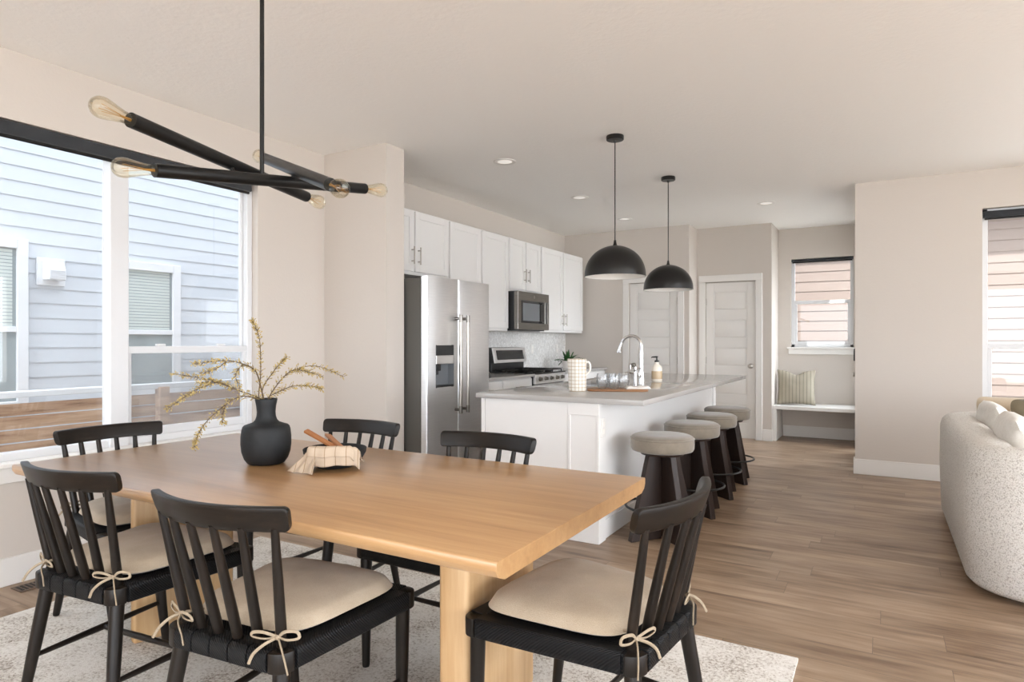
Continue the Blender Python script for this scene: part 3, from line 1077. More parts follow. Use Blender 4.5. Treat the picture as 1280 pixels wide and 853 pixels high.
# dispenser recess
bm = new()
hx = FX - 0.006 - ox
y0, y1, z0, z1 = HO[0] - oy, HO[1] - oy, HO[2], HO[3]
box(bm, hx - 0.05, hx - 0.045, y0 - 0.002, y1 + 0.002, z0 - 0.002, z1 + 0.002)
box(bm, hx - 0.05, hx + 0.012, y0 - 0.004, y0, z0, z1)
box(bm, hx - 0.05, hx + 0.012, y1, y1 + 0.004, z0, z1)
box(bm, hx - 0.05, hx + 0.012, y0, y1, z0 - 0.004, z0)
box(bm, hx - 0.05, hx + 0.012, y0, y1, z1, z1 + 0.004)
disp = obj('dispenser', bm, M['grey_plastic'], dl)
bm = new(); box(bm, hx - 0.045, hx + 0.010, y0, y1, 1.155, z1, 0.003, 1); obj('control_panel', bm, M['black_plastic'], disp)
bm = new(); box(bm, hx - 0.045, hx + 0.014, y0, y1, 1.085, 1.155, 0.004, 1); obj('trim_bar', bm, M['steel'], disp)
bm = new(); box(bm, hx - 0.03, hx - 0.004, y0 + 0.03, y0 + 0.09, 1.03, 1.085, 0.006, 2); box(bm, hx - 0.028, hx - 0.014, y0 + 0.02, y0 + 0.07, 1.0, 1.03, 0.004, 1); obj('nozzle', bm, M['black_plastic'], disp)
bm = new(); box(bm, hx - 0.045, hx + 0.012, y0, y1, z0, z0 + 0.014, 0.003, 1); obj('drip_tray', bm, M['black_plastic'], disp)
bm = new()
lathe(bm, [(0, 0), (0.016, 0), (0.016, 0.003), (0, 0.004)], (FX - 0.004 - ox, FY1 - 0.08 - oy, 1.70), 20, Matrix.Rotation(PI / 2, 3, 'Y'))
obj('badge', bm, M['white_ceramic'], dr)

# microwave over the range
MY0, MY1, MX = 6.178, 6.942, -3.49
t = thing('microwave', 'stainless over-range microwave with dark glass door above the gas range', 'microwave', (LX, 6.56, 1.405))
oy, oz = 6.56, 1.405
bm = new(); box(bm, 0.01, MX - 0.05 - LX, MY0 - oy, MY1 - oy, 0.0, 0.428, 0.003, 1)
box(bm, 0.05, MX - 0.05 - LX, MY0 + 0.03 - oy, MY1 - 0.03 - oy, -0.012, 0.0)
obj('cabinet_body', bm, M['black_plastic'], t)
bm = new()
x1 = MX - LX; x0 = x1 - 0.05
box(bm, x0, x1, MY0 - oy, MY1 - oy, 0.0, 0.075, 0.004, 1)
box(bm, x0, x1, MY0 - oy, MY1 - oy, 0.325, 0.428, 0.004, 1)
box(bm, x0, x1, MY0 - oy, MY0 + 0.075 - oy, 0.075, 0.325, 0.002, 1)
box(bm, x0, x1, MY1 - 0.045 - oy, MY1 - oy, 0.075, 0.325, 0.002, 1)
dr = obj('door', bm, M['slate'], t)
bm = new(); box(bm, x0, x1 - 0.004, MY0 + 0.075 - oy, MY1 - 0.045 - oy, 0.075, 0.325); obj('door_glass', bm, M['black_glass'], dr)
bm = new(); box(bm, x1 - 0.004, x1 - 0.0025, MY0 + 0.12 - oy, MY1 - 0.24 - oy, 0.10, 0.30, 0.0005, 1); obj('window_mesh', bm, M['grey_plastic'], dr)
bm = new(); tube(bm, [(x1 + 0.03, MY1 - 0.17 - oy, 0.07), (x1 + 0.03, MY1 - 0.17 - oy, 0.33)], 0.010, 12)
for z in (0.09, 0.31):
    tube(bm, [(x1, MY1 - 0.17 - oy, z), (x1 + 0.03, MY1 - 0.17 - oy, z)], 0.007, 8)
obj('handle', bm, M['slate'], dr)
bm = new(); lathe(bm, [(0, 0), (0.02, 0), (0.02, 0.003), (0, 0.004)], (x1, 6.56 - oy, 0.378), 20, Matrix.Rotation(PI / 2, 3, 'Y')); obj('badge', bm, M['nickel'], dr)

# gas range
RY0, RY1, RXF = 6.172, 6.935, -3.265
t = thing('gas_range', 'stainless gas range with black grates and tilted control display', 'range', (-3.6, 6.555, 0))
ox, oy = -3.6, 6.555
bm = new()
box(bm, LX + 0.015 - ox, RXF - 0.03 - ox, RY0 - oy, RY1 - oy, 0.02, 0.905, 0.003, 1)
obj('cabinet_body', bm, M['black_plastic'], t)
bm = new(); box(bm, LX + 0.06 - ox, RXF - ox, RY0 - oy, RY1 - oy, 0.905, 0.922, 0.004, 1); obj('cooktop', bm, M['black_glass'], t)
bm = new()
box(bm, LX + 0.015 - ox, LX + 0.085 - ox, RY0 - oy, RY1 - oy, 0.922, 1.02, 0.003, 1)
prism(bm, [(LX + 0.015 - ox, RY0 - oy, 1.02), (LX + 0.12 - ox, RY0 - oy, 1.02), (LX + 0.085 - ox, RY0 - oy, 1.19), (LX + 0.015 - ox, RY0 - oy, 1.20)], (0, RY1 - RY0, 0), 0.004, 1)
bg = obj('backguard', bm, M['black_plastic'], t)
bm = new()
nx, nz = 0.97, 0.20
def tilt_panel(bm, ya, yb, s0, s1, d0, d1):
    a = Vector((LX + 0.12 - ox, 0, 1.02)); e = Vector((-0.035, 0, 0.17)); nn = Vector((0.979, 0, 0.2016))
    pts = []
    for s, d in ((s0, d0), (s1, d0), (s1, d1), (s0, d1)):
        p = a + e * s + nn * d
        pts.append((p.x, ya - oy, p.z))
    prism(bm, pts, (0, yb - ya, 0), 0.001, 1)
tilt_panel(bm, RY0 + 0.004, RY1 - 0.004, 0.0, 1.02, 0.0, 0.012)
cp = obj('control_panel', bm, M['steel'], bg)
bm = new(); tilt_panel(bm, RY0 + 0.07, RY1 - 0.07, 0.2, 0.84, 0.0125, 0.0155); obj('display', bm, M['black_glass'], cp)
# grates: three cast frames
for k in range(3):
    bm = new()
    a = RY0 + 0.025 + k * 0.239
    b_ = a + 0.232
    x0, x1 = LX + 0.12, RXF - 0.045
    z = 0.945
    for yy in (a, (a + b_) / 2, b_):
        tube(bm, [(x0 - ox, yy - oy, z), (x1 - ox, yy - oy, z)], 0.007, 6)
    for f in (0.0, 0.25, 0.5, 0.75, 1.0):
        xx = x0 + (x1 - x0) * f
        tube(bm, [(xx - ox, a - oy, z), (xx - ox, b_ - oy, z)], 0.007, 6)
    for xx in (x0, x1):
        for yy in (a, b_):
            tube(bm, [(xx - ox, yy - oy, 0.922), (xx - ox, yy - oy, z)], 0.007, 6)
    obj('grate', bm, M['iron'], t)
for bx in (-3.66, -3.43):
    for by in (6.31, 6.555, 6.80):
        bm = new(); lathe(bm, [(0, 0.922), (0.045, 0.922), (0.042, 0.932), (0.03, 0.936), (0, 0.937)], (bx - ox, by - oy, 0), 16); obj('burner', bm, M['iron'], t)
bm = new(); prism(bm, [(RXF - 0.03 - ox, RY0 - oy, 0.80), (RXF - ox, RY0 - oy, 0.80), (RXF - 0.006 - ox, RY0 - oy, 0.905), (RXF - 0.03 - ox, RY0 - oy, 0.905)], (0, RY1 - RY0, 0), 0.002, 1)
fp = obj('front_panel', bm, M['steel'], t)
for k in range(5):
    bm = new()
    lathe(bm, [(0, 0), (0.024, 0), (0.024, 0.006), (0.019, 0.009), (0.018, 0.032), (0, 0.034)], (RXF - 0.003 - ox, RY0 + 0.10 + k * 0.141 - oy, 0.853), 18, Matrix.Rotation(PI / 2, 3, 'Y'))
    obj('knob', bm, M['slate'], fp)
bm = new(); box(bm, RXF - 0.03 - ox, RXF - ox, RY0 + 0.004 - oy, RY1 - 0.004 - oy, 0.22, 0.79, 0.004, 1); od = obj('oven_door', bm, M['steel'], t)
bm = new(); box(bm, RXF - 0.001 - ox, RXF + 0.002 - ox, RY0 + 0.12 - oy, RY1 - 0.12 - oy, 0.34, 0.62, 0.001, 1); obj('oven_window', bm, M['black_glass'], od)
bar_handle('handle', od, (RXF - ox, 0, 0.735), 0.66, 'Y', (1, 0, 0), 0.045)
bm = new(); box(bm, RXF - 0.03 - ox, RXF - 0.002 - ox, RY0 + 0.004 - oy, RY1 - 0.004 - oy, 0.06, 0.212, 0.004, 1); obj('drawer', bm, M['steel'], t)


# base cabinets and counters
def base_cabinet(label, y0, y1, units):
    t = thing('base_cabinet', label, 'cabinet', (LX, (y0 + y1) / 2, 0), 0, 'white base cabinets')
    oy = (y0 + y1) / 2
    bm = new()
    box(bm, 0.002, 0.60, y0 - oy, y1 - oy, 0.10, 0.882, 0.002, 1)
    box(bm, 0.002, 0.53, y0 - oy, y1 - oy, 0.0, 0.10)
    obj('cabinet_body', bm, M['cab'], t)
    for a, b_ in units:
        bm = new(); box(bm, 0.60, 0.62, a - oy, b_ - oy, 0.715, 0.868, 0.0015, 1); d = obj('drawer', bm, M['cab'], t)
        bar_handle('handle', d, (0.62, (a + b_) / 2 - oy, 0.79), 0.155, 'Y')
        bm = new(); shaker(bm, 0.62, a - oy, b_ - oy, 0.115, 0.70); d = obj('door', bm, M['cab'], t)
        bar_handle('handle', d, (0.62, b_ - 0.035 - oy, 0.60), 0.155)
    return t


base_cabinet('white base cabinet between the refrigerator and the gas range', 4.90, 6.165, [(4.915, 5.525), (5.54, 6.15)])
base_cabinet('white base cabinet in the corner beyond the gas range', 6.942, 8.295, [(6.955, 7.61), (7.625, 8.28)])
bm = new(); box(bm, LX + 0.002, -3.27, 4.895, 6.168, 0.884, 0.914, 0.003, 1)
tag(obj('countertop', bm, M['quartz']), 'grey stone countertop between the refrigerator and the gas range', 'countertop')
bm = new(); box(bm, LX + 0.002, -3.27, 6.940, BY - 0.002, 0.884, 0.914, 0.003, 1)
tag(obj('countertop', bm, M['quartz']), 'grey stone countertop in the corner beyond the gas range', 'countertop')
bm = new(); box(bm, LX, LX + 0.008, 4.89, BY, 0.90, UZ0 + 0.004); struct('wall_backsplash', bm, M['tile'])
for yy, lb in ((7.29, 'white outlet plate on the backsplash just right of the range'), (8.02, 'white outlet plate on the backsplash by the end wall corner')):
    t = thing('outlet_plate', lb, 'outlet', (LX + 0.008, yy, 1.17), 0, 'backsplash outlets')
    bm = new(); box(bm, 0, 0.006, -0.037, 0.037, -0.06, 0.06, 0.003, 2); obj('plate', bm, M['trim'], t)
    for s in (-1, 1):
        bm = new(); box(bm, 0.006, 0.008, -0.017, 0.017, s * 0.022 - 0.015, s * 0.022 + 0.015, 0.001, 1); obj('socket', bm, M['white_ceramic'], t)

# ---- island
IX0, IX1, IY0, IY1 = -2.39, -1.54, 3.72, 6.95
t = thing('kitchen_island', 'white panelled kitchen island under the grey counter', 'kitchen island', ((IX0 + IX1) / 2, 5.3, 0))
ox, oy = (IX0 + IX1) / 2, 5.3
bm = new(); box(bm, IX0 + 0.012 - ox, IX1 - 0.012 - ox, IY0 + 0.012 - oy, IY1 - 0.012 - oy, 0, 0.10)
box(bm, IX0 + 0.012 - ox, IX0 + 0.03 - ox, IY0 + 0.012 - oy, IY1 - 0.012 - oy, 0.10, 0.877)
box(bm, IX0 + 0.03 - ox, IX1 - 0.012 - ox, IY0 + 0.012 - oy, IY0 + 0.03 - oy, 0.10, 0.877)
box(bm, IX0 + 0.03 - ox, IX1 - 0.012 - ox, IY1 - 0.03 - oy, IY1 - 0.012 - oy, 0.10, 0.877)
box(bm, IX1 - 0.03 - ox, IX1 - 0.012 - ox, IY0 + 0.03 - oy, IY1 - 0.03 - oy, 0.10, 0.877)
obj('cabinet_body', bm, M['cab'], t)
# near end: flat panel with a narrow shaker pilaster
bm = new(); box(bm, IX0 + 0.03 - ox, -1.735 - ox, IY0 - oy, IY0 + 0.012 - oy, 0.0, 0.877, 0.0015, 1); obj('end_panel', bm, M['cab'], t)
bm = new(); box(bm, IX0 - ox, IX0 + 0.027 - ox, IY0 - 0.004 - oy, IY0 + 0.012 - oy, 0.0, 0.877, 0.0015, 1); obj('corner_stile', bm, M['cab'], t)


def pilaster(x0, x1, y, dy):
    bm = new()
    ya, yb = (y, y + dy)
    box(bm, x0 - ox, x1 - ox, ya - oy, yb - oy, 0.80, 0.877, 0.0015, 1)
    box(bm, x0 - ox, x1 - ox, ya - oy, yb - oy, 0.0, 0.16, 0.0015, 1)
    box(bm, x0 - ox, x0 + 0.018 - ox, ya - oy, yb - oy, 0.16, 0.80, 0.0015, 1)
    box(bm, x1 - 0.018 - ox, x1 - ox, ya - oy, yb - oy, 0.16, 0.80, 0.0015, 1)
    box(bm, x0 + 0.018 - ox, x1 - 0.018 - ox, ya + 0.006 - oy, yb - oy, 0.16, 0.80)
    return bm


obj('pilaster', pilaster(-1.733, -1.52, IY0 - 0.006, 0.02), M['cab'], t)
# knee wall side: post, back panel, base
bm = new()
box(bm, IX1 - 0.012 - ox, -1.52 - ox, IY0 + 0.014 - oy, IY0 + 0.11 - oy, 0, 0.877, 0.0015, 1)
obj('corner_post', bm, M['cab'], t)
bm = new()
box(bm, IX1 - 0.012 - ox, -1.52 - ox, IY1 - 0.09 - oy, IY1 - oy, 0, 0.877, 0.0015, 1)
obj('corner_post', bm, M['cab'], t)
bm = new(); box(bm, IX1 - 0.012 - ox, IX1 - ox, IY0 + 0.11 - oy, IY1 - 0.09 - oy, 0, 0.877); obj('back_panel', bm, M['cab'], t)
bm = new(); box(bm, IX1 - ox, IX1 + 0.010 - ox, IY0 + 0.11 - oy, IY1 - 0.09 - oy, 0, 0.12, 0.002, 1); obj('base_rail', bm, M['cab'], t)
# kitchen side doors (face away from the camera)
for k in range(4):
    a = IY0 + 0.06 + k * 0.79
    bm = new(); box(bm, IX0 - 0.008 - ox, IX0 + 0.012 - ox, a - oy, a + 0.77 - oy, 0.115, 0.865, 0.0015, 1)
    d = obj('door', bm, M['cab'], t)
    bar_handle('handle', d, (IX0 - 0.008 - ox, a + 0.70 - oy, 0.75), 0.155, 'Z', (-1, 0, 0))
o = thing('outlet_plate', 'white outlet plate on the island side beside the first stool', 'outlet', (-1.52, 3.775, 0.72))
bm = new(); box(bm, 0, 0.006, -0.036, 0.036, -0.06, 0.06, 0.002, 2); obj('plate', bm, M['trim'], o)
for s in (-1, 1):
    bm = new(); box(bm, 0.006, 0.008, -0.017, 0.017, s * 0.022 - 0.015, s * 0.022 + 0.015, 0.001, 1); obj('socket', bm, M['white_ceramic'], o)

# counter with the sink opening
SX0, SX1, SY0, SY1 = -2.30, -1.92, 4.70, 5.42
CX0, CX1, CY0, CY1 = -2.425, -1.23, 3.70, 7.04
bm = new()
xs = [CX0, SX0, SX1, CX1]; ys = [CY0, SY0, SY1, CY1]
gv = {}
for zi, z in enumerate((0.878, 0.912)):
    for i, x in enumerate(xs):
        for j, y in enumerate(ys):
            gv[i, j, zi] = bm.verts.new((x, y, z))
for i in range(3):
    for j in range(3):
        if i == 1 and j == 1:
            continue
        bm.faces.new((gv[i, j, 1], gv[i + 1, j, 1], gv[i + 1, j + 1, 1], gv[i, j + 1, 1]))
        bm.faces.new((gv[i, j, 0], gv[i, j + 1, 0], gv[i + 1, j + 1, 0], gv[i + 1, j, 0]))
for i in range(3):
    bm.faces.new((gv[i, 0, 0], gv[i + 1, 0, 0], gv[i + 1, 0, 1], gv[i, 0, 1]))
    bm.faces.new((gv[i, 3, 1], gv[i + 1, 3, 1], gv[i + 1, 3, 0], gv[i, 3, 0]))
    bm.faces.new((gv[0, i, 1], gv[0, i + 1, 1], gv[0, i + 1, 0], gv[0, i, 0]))
    bm.faces.new((gv[3, i, 0], gv[3, i + 1, 0], gv[3, i + 1, 1], gv[3, i, 1]))
for q in (((1, 1), (2, 1)), ((2, 1), (2, 2)), ((2, 2), (1, 2)), ((1, 2), (1, 1))):
    a, b_ = q
    bm.faces.new((gv[a[0], a[1], 0], gv[b_[0], b_[1], 0], gv[b_[0], b_[1], 1], gv[a[0], a[1], 1]))
bmesh.ops.recalc_face_normals(bm, faces=bm.faces)
es = [e for e in bm.edges if len(e.link_faces) == 2 and e.calc_face_angle(0) > 1.0]
bmesh.ops.bevel(bm, geom=es, offset=0.003, segments=2, profile=0.5, affect='EDGES')
tag(obj('island_countertop', bm, M['quartz']), 'long grey stone island countertop overhanging the stools', 'countertop')
bm = new()
for (a, b_, c, d, e, f) in ((SX0 - 0.012, SX0, SY0 - 0.012, SY1 + 0.012, 0.68, 0.877), (SX1, SX1 + 0.012, SY0 - 0.012, SY1 + 0.012, 0.68, 0.877),
                            (SX0, SX1, SY0 - 0.012, SY0, 0.68, 0.877), (SX0, SX1, SY1, SY1 + 0.012, 0.68, 0.877), (SX0 - 0.012, SX1 + 0.012, SY0 - 0.012, SY1 + 0.012, 0.668, 0.68)):
    box(bm, a, b_, c, d, e, f)
sk = tag(obj('sink', bm, M['steel']), 'stainless undermount sink set in the island counter', 'sink')
bm = new(); lathe(bm, [(0, 0.681), (0.04, 0.681), (0.045, 0.684), (0.03, 0.684), (0, 0.682)], ((SX0 + SX1) / 2, (SY0 + SY1) / 2, 0), 20); obj('drain', bm, M['chrome'], sk)

CT = 0.912
# faucet
t = thing('faucet', 'chrome gooseneck pull-down faucet on the island', 'faucet', (-1.655, 4.93, CT))
bm = new(); lathe(bm, [(0, 0), (0.03, 0), (0.03, 0.006), (0.024, 0.012), (0.022, 0.07), (0.020, 0.10), (0.016, 0.13), (0.016, 0.27), (0, 0.27)], n=20)
obj('body', bm, M['chrome'], t)
bm = new()
arc = [(0, 0, 0.26), (0, 0, 0.31)]
R_ = 0.085
for k in range(0, 13):
    a = PI * k / 13.5
    arc.append((-R_ + R_ * math.cos(a), 0, 0.315 + R_ * math.sin(a)))
tube(bm, arc, 0.0125, 14)
obj('spout', bm, M['chrome'], t)
p = Vector(arc[-1])
bm = new(); tube(bm, [p, p + Vector((-0.012, 0, -0.03)), p + Vector((-0.022, 0, -0.075)), p + Vector((-0.024, 0, -0.083))], [0.013, 0.0155, 0.019, 0.017], 14); obj('spray_head', bm, M['chrome'], t)
bm = new(); tube(bm, [(0, -0.018, 0.075), (0, -0.05, 0.08)], 0.011, 10); tube(bm, [(0, -0.045, 0.08), (-0.02, -0.055, 0.13)], [0.007, 0.005], 8); obj('lever', bm, M['chrome'], t)
# small filter tap beside it
t = thing('filter_tap', 'small chrome tap with cross levers left of the gooseneck faucet', 'tap', (-1.655, 4.78, CT))
bm = new(); lathe(bm, [(0, 0), (0.022, 0), (0.022, 0.005), (0.014, 0.012), (0.0125, 0.12), (0.016, 0.125), (0.016, 0.14), (0, 0.142)], n=16); obj('body', bm, M['chrome'], t)
bm = new(); tube(bm, [(0.0, 0, 0.10), (-0.05, 0, 0.112), (-0.085, 0, 0.112)], [0.009, 0.008, 0.007], 10); obj('spout', bm, M['chrome'], t)
bm = new(); tube(bm, [(-0.035, -0.01, 0.15), (0.04, 0.01, 0.146)], 0.0055, 8); tube(bm, [(-0.035, -0.01, 0.14), (-0.035, -0.01, 0.17)], 0.005, 8); tube(bm, [(0, 0, 0.14), (0, 0, 0.156)], 0.012, 10); obj('lever', bm, M['chrome'], t)

# soap bottle
t = thing('soap_bottle', 'pale soap dispenser bottle with black pump beyond the faucet', 'soap bottle', (-1.745, 5.62, CT))
bm = new(); lathe(bm, [(0, 0), (0.044, 0), (0.046, 0.004), (0.046, 0.115), (0.042, 0.132), (0.022, 0.15), (0.018, 0.155), (0.018, 0.17), (0, 0.17)], n=24); obj('bottle', bm, M['soap_label'], t)
bm = new(); lathe(bm, [(0.0465, 0.02), (0.0472, 0.022), (0.0472, 0.088), (0.0465, 0.09)], n=24); obj('label', bm, M['soap'], t)
bm = new(); lathe(bm, [(0, 0.17), (0.02, 0.17), (0.02, 0.185), (0.008, 0.188), (0.006, 0.21), (0.011, 0.212), (0.011, 0.222), (0, 0.224)], n=16); tube(bm, [(0, 0, 0.217), (-0.045, 0, 0.214), (-0.05, 0, 0.206)], [0.007, 0.005, 0.004], 8); obj('pump', bm, M['black_plastic'], t)

# pitcher
t = thing('pitcher', 'tall cream pitcher with tan check pattern on the island', 'pitcher', (-1.885, 4.205, CT), math.radians(30))
bm = new(); lathe(bm, [(0, 0), (0.060, 0), (0.063, 0.004), (0.063, 0.226), (0.061, 0.229), (0.058, 0.226), (0.058, 0.01), (0, 0.01)], n=32)
for v in bm.verts:
    if v.co.z > 0.20 and v.co.x < -0.045:
        v.co.x -= 0.012 * (v.co.z - 0.20) / 0.03
obj('body', bm, M['pitcher'], t)
bm = new(); tube(bm, spline([(0.058, 0, 0.205), (0.078, 0, 0.205), (0.090, 0, 0.18), (0.086, 0, 0.14), (0.058, 0, 0.115)], 6), 0.0075, 10, flat=1.4); obj('handle', bm, M['white_ceramic'], t)

# wooden tray with glasses and a folded towel
t = tag(obj('serving_tray', new(), M['tray']), 'wooden serving board under the glasses on the island', 'tray')
bm = new()
pts = []
a0, b0, rr = 0.215, 0.115, 0.06
for k in range(32):
    a = 2 * PI * k / 32
    cx = a0 - rr if math.cos(a) > 0 else -a0 + rr
    cy = b0 - rr if math.sin(a) > 0 else -b0 + rr
    pts.append((cx + rr * math.cos(a), cy + rr * math.sin(a), 0))
prism(bm, pts, (0, 0, 0.016), 0.005, 2)
bm.to_mesh(t.data); bm.free()
t.location = (-1.645, 4.36, CT); t.rotation_euler = (0, 0, math.radians(24))


def tumbler():
    bm = new()
    lathe(bm, [(0, 0.003), (0.026, 0.0), (0.034, 0.012), (0.043, 0.045), (0.042, 0.08), (0.0375, 0.108), (0.036, 0.108), (0.0405, 0.08), (0.0415, 0.045), (0.032, 0.016), (0, 0.009)], n=28)
    return bm


gl0 = obj('drinking_glass', tumbler(), M['glassware'])
tag(gl0, 'clear stemless glass at the left end of the wooden board, nearest the checked pitcher', 'glass', 'glasses on the wooden board')
gl0.location = (-1.735, 4.30, CT + 0.016)
for (x, y), lb in zip(((-1.655, 4.33), (-1.71, 4.40), (-1.622, 4.43)), (
        'clear stemless glass at the front of the wooden board, second from the pitcher', 'clear stemless glass behind the front pair on the wooden board', 'clear stemless glass on the wooden board nearest the faucet')):
    g2 = gl0.copy(); COL.objects.link(g2); g2.location = (x, y, CT + 0.016); g2['label'] = lb
bm = new()
def towel_f(u, v):
    x = (u - 0.5) * 0.17; y = (v - 0.5) * 0.11
    z = 0.012 + 0.006 * math.sin(u * 9 + v * 3) + 0.004 * math.sin(v * 14)
    e = min(1, 8 * min(u, 1 - u, v, 1 - v) + 0.15)
    return Vector((x + 0.006 * math.sin(v * 7), y + 0.005 * math.sin(u * 8), 0.001 + z * e))
vs = grid_surface(bm, towel_f, 18, 12)
vb = grid_surface(bm, lambda u, v: Vector((towel_f(u, v).x, towel_f(u, v).y, 0.0004)), 18, 12)
for i in range(18):
    for j in (0, 12):
        bm.faces.new((vs[i][j], vs[i + 1][j], vb[i + 1][j], vb[i][j]))
for j in range(12):
    for i in (0, 18):
        bm.faces.new((vs[i][j], vs[i][j + 1], vb[i][j + 1], vb[i][j]))
o = tag(obj('folded_towel', bm, M['towel'], None, 60), 'pale crumpled towel at the right end of the wooden board', 'towel')
o.location = (-1.515, 4.42, CT + 0.0165); o.rotation_euler = (0, 0, 0.5)

# fern on the corner counter
t = thing('potted_fern', 'small green fern in a white pot on the corner counter', 'plant', (-3.60, 7.72, 0.914))
bm = new(); lathe(bm, [(0, 0), (0.06, 0), (0.075, 0.05), (0.08, 0.10), (0.076, 0.10), (0.07, 0.09), (0, 0.088)], n=24); obj('pot', bm, M['white_ceramic'], t)
bm = new()
for k in range(38):
    a = 2 * PI * k / 38 * 2.6 + random.uniform(-.2, .2)
    L = random.uniform(0.13, 0.24); el = random.uniform(0.35, 1.35)
    d = Vector((math.cos(a), math.sin(a), 0))
    side = Vector((-math.sin(a), math.cos(a), 0))
    prevp = None
    nseg = 7
    for s in range(nseg + 1):
        u = s / nseg
        p = Vector((0, 0, 0.09)) + d * (L * math.cos(el) * u + 0.02) + Vector((0, 0, L * math.sin(el) * u - 0.10 * u * u * (1.3 - el * 0.5)))
        if prevp is not None:
            wl_ = 0.030 * (1 - u) + 0.006
            for sg in (-1, 1):
                q = p + side * sg * wl_ + Vector((0, 0, 0.006)) + d * 0.012
                bm.faces.new([bm.verts.new(prevp), bm.verts.new(prevp + d * 0.006 + side * sg * wl_ * 0.55), bm.verts.new(q), bm.verts.new(p)])
        prevp = p
obj('fronds', bm, M['fern'], t, 0)

# ---- pendants
def pendant(y, label):
    t = thing('pendant_lamp', label, 'pendant lamp', (-1.70, y, CEIL), 0, 'black dome pendants over the island')
    bm = new(); lathe(bm, [(0, 0), (0.062, 0), (0.064, -0.004), (0.064, -0.028), (0.06, -0.032), (0.012, -0.034), (0.008, -0.05), (0, -0.05)], n=32); obj('canopy', bm, M['shade_black'], t)
    zt, zr = 1.972 - CEIL, 1.742 - CEIL
    bm = new(); tube(bm, [(0, 0, -0.045), (0, 0, zt + 0.03)], 0.0042, 8); obj('cord', bm, M['black_metal'], t)
    bm = new(); lathe(bm, [(0, zt + 0.04), (0.008, zt + 0.04), (0.013, zt + 0.01), (0.02, zt - 0.002), (0, zt - 0.002)], n=16); obj('cap', bm, M['shade_black'], t)
    R = 0.224; hgt = zt - zr
    prof = [(R * math.sin(a), zr + hgt * math.cos(a) ** 0.92) for a in [PI / 2 * k / 16 for k in range(17)]]
    bm = new(); lathe(bm, prof + [(R - 0.004, zr + 0.001)], n=56); sh = obj('shade', bm, M['shade_black'], t, 50)
    prof2 = [(max(0, r - 0.003), z - 0.004) for r, z in prof]
    prof2[-1] = (R - 0.0035, zr + 0.0005)
    bm = new(); lathe(bm, prof2, n=56); obj('shade_lining', bm, M['shade_white'], sh, 50)
    bm = new(); lathe(bm, [(0, zt - 0.01), (0.02, zt - 0.01), (0.02, zt - 0.07), (0.032, zt - 0.10), (0.03, zt - 0.13), (0.015, zt - 0.15), (0, zt - 0.152)], n=20); obj('bulb', bm, M['white_ceramic'], t)
    return t


p1 = pendant(4.462, 'black dome pendant lamp over the near part of the island, the larger-looking of two')
dup(p1, (-1.70, 5.82, CEIL), 0, 'black dome pendant lamp over the far part of the island, near the hall')

# ---- recessed ceiling lights
def can(x, y, label, first=None):
    t = thing('recessed_light', label, 'ceiling light', (x, y, CEIL), 0, 'recessed ceiling lights')
    bm = new(); lathe(bm, [(0.062, -0.004), (0.088, -0.006), (0.095, -0.002), (0.095, 0.0), (0.062, 0.0)], n=36); obj('trim_ring', bm, M['trim'], t)
    bm = new(); lathe(bm, [(0, -0.003), (0.062, -0.003), (0.062, -0.0005), (0, -0.0005)], n=36); obj('lens', bm, M['lens'], t)
    return t


c0 = can(-2.743, 4.63, 'round white recessed ceiling light above the refrigerator, nearest the camera')
for (x, y), lb in zip(((-2.743, 6.17), (-2.743, 7.53), (-1.09, 7.44)), ('round white recessed ceiling light in the middle of the kitchen ceiling, above the range aisle', 'round white recessed ceiling light in front of the kitchen end wall', 'round white recessed ceiling light at the hall end, right of both pendants')):
    dup(c0, (x, y, CEIL), 0, lb)


# ---- counter stools
def stool():
    t = thing('counter_stool', 'x', 'stool', (0, 0, 0), 0, 'round stools along the island')
    bm = new()
    lathe(bm, [(0, 0.560), (0.17, 0.560), (0.192, 0.566), (0.200, 0.580), (0.202, 0.61), (0.200, 0.642), (0.192, 0.656), (0.175, 0.664), (0.10, 0.669), (0, 0.670)], n=48)
    obj('seat', bm, M['stoolfab'], t, 60)
    bm = new(); lathe(bm, [(0.1998, 0.6385), (0.2035, 0.641), (0.2035, 0.645), (0.1975, 0.648)], n=48); obj('piping', bm, M['stoolfab'], t, 60)
    bm = new(); lathe(bm, [(0, 0.540), (0.135, 0.540), (0.14, 0.548), (0.14, 0.560), (0, 0.560)], n=36); obj('seat_plate', bm, M['stoolwood'], t)
    # four tapered planks crossing under the seat
    for k in range(4):
        bm = new()
        a = PI / 2 * k
        d = Vector((math.cos(a), math.sin(a), 0)); s = Vector((-math.sin(a), math.cos(a), 0)) * 0.021
        pts = [d * 0.0215, d * 0.245, d * 0.242 + Vector((0, 0, 0.02)), d * 0.115 + Vector((0, 0, 0.54)), d * 0.0215 + Vector((0, 0, 0.54))]
        prism(bm, [Vector(p) - s for p in pts], s * 2, 0.003, 1)
        obj('leg', bm, M['stoolwood'], t)
    bm = new()
    ring = [(0.232 * math.cos(2 * PI * k / 48), 0.232 * math.sin(2 * PI * k / 48), 0.205) for k in range(49)]
    tube(bm, ring, 0.008, 8, caps=False)
    obj('footrest_ring', bm, M['black_metal'], t)
    return t


st = stool()
ST = [(4.06, 'round taupe counter stool nearest the dining table, first along the island'), (4.80, 'round taupe counter stool second from the dining table'),
      (5.44, 'round taupe counter stool third from the dining table, next to the last'), (6.06, 'round taupe counter stool at the far hall end of the island')]
st.location = (-1.225, 4.06, 0); st.rotation_euler = (0, 0, math.radians(52)); st['label'] = ST[0][1]
for y, lb in ST[1:]:
    dup(st, (-1.225, y, 0), math.radians(52), lb)

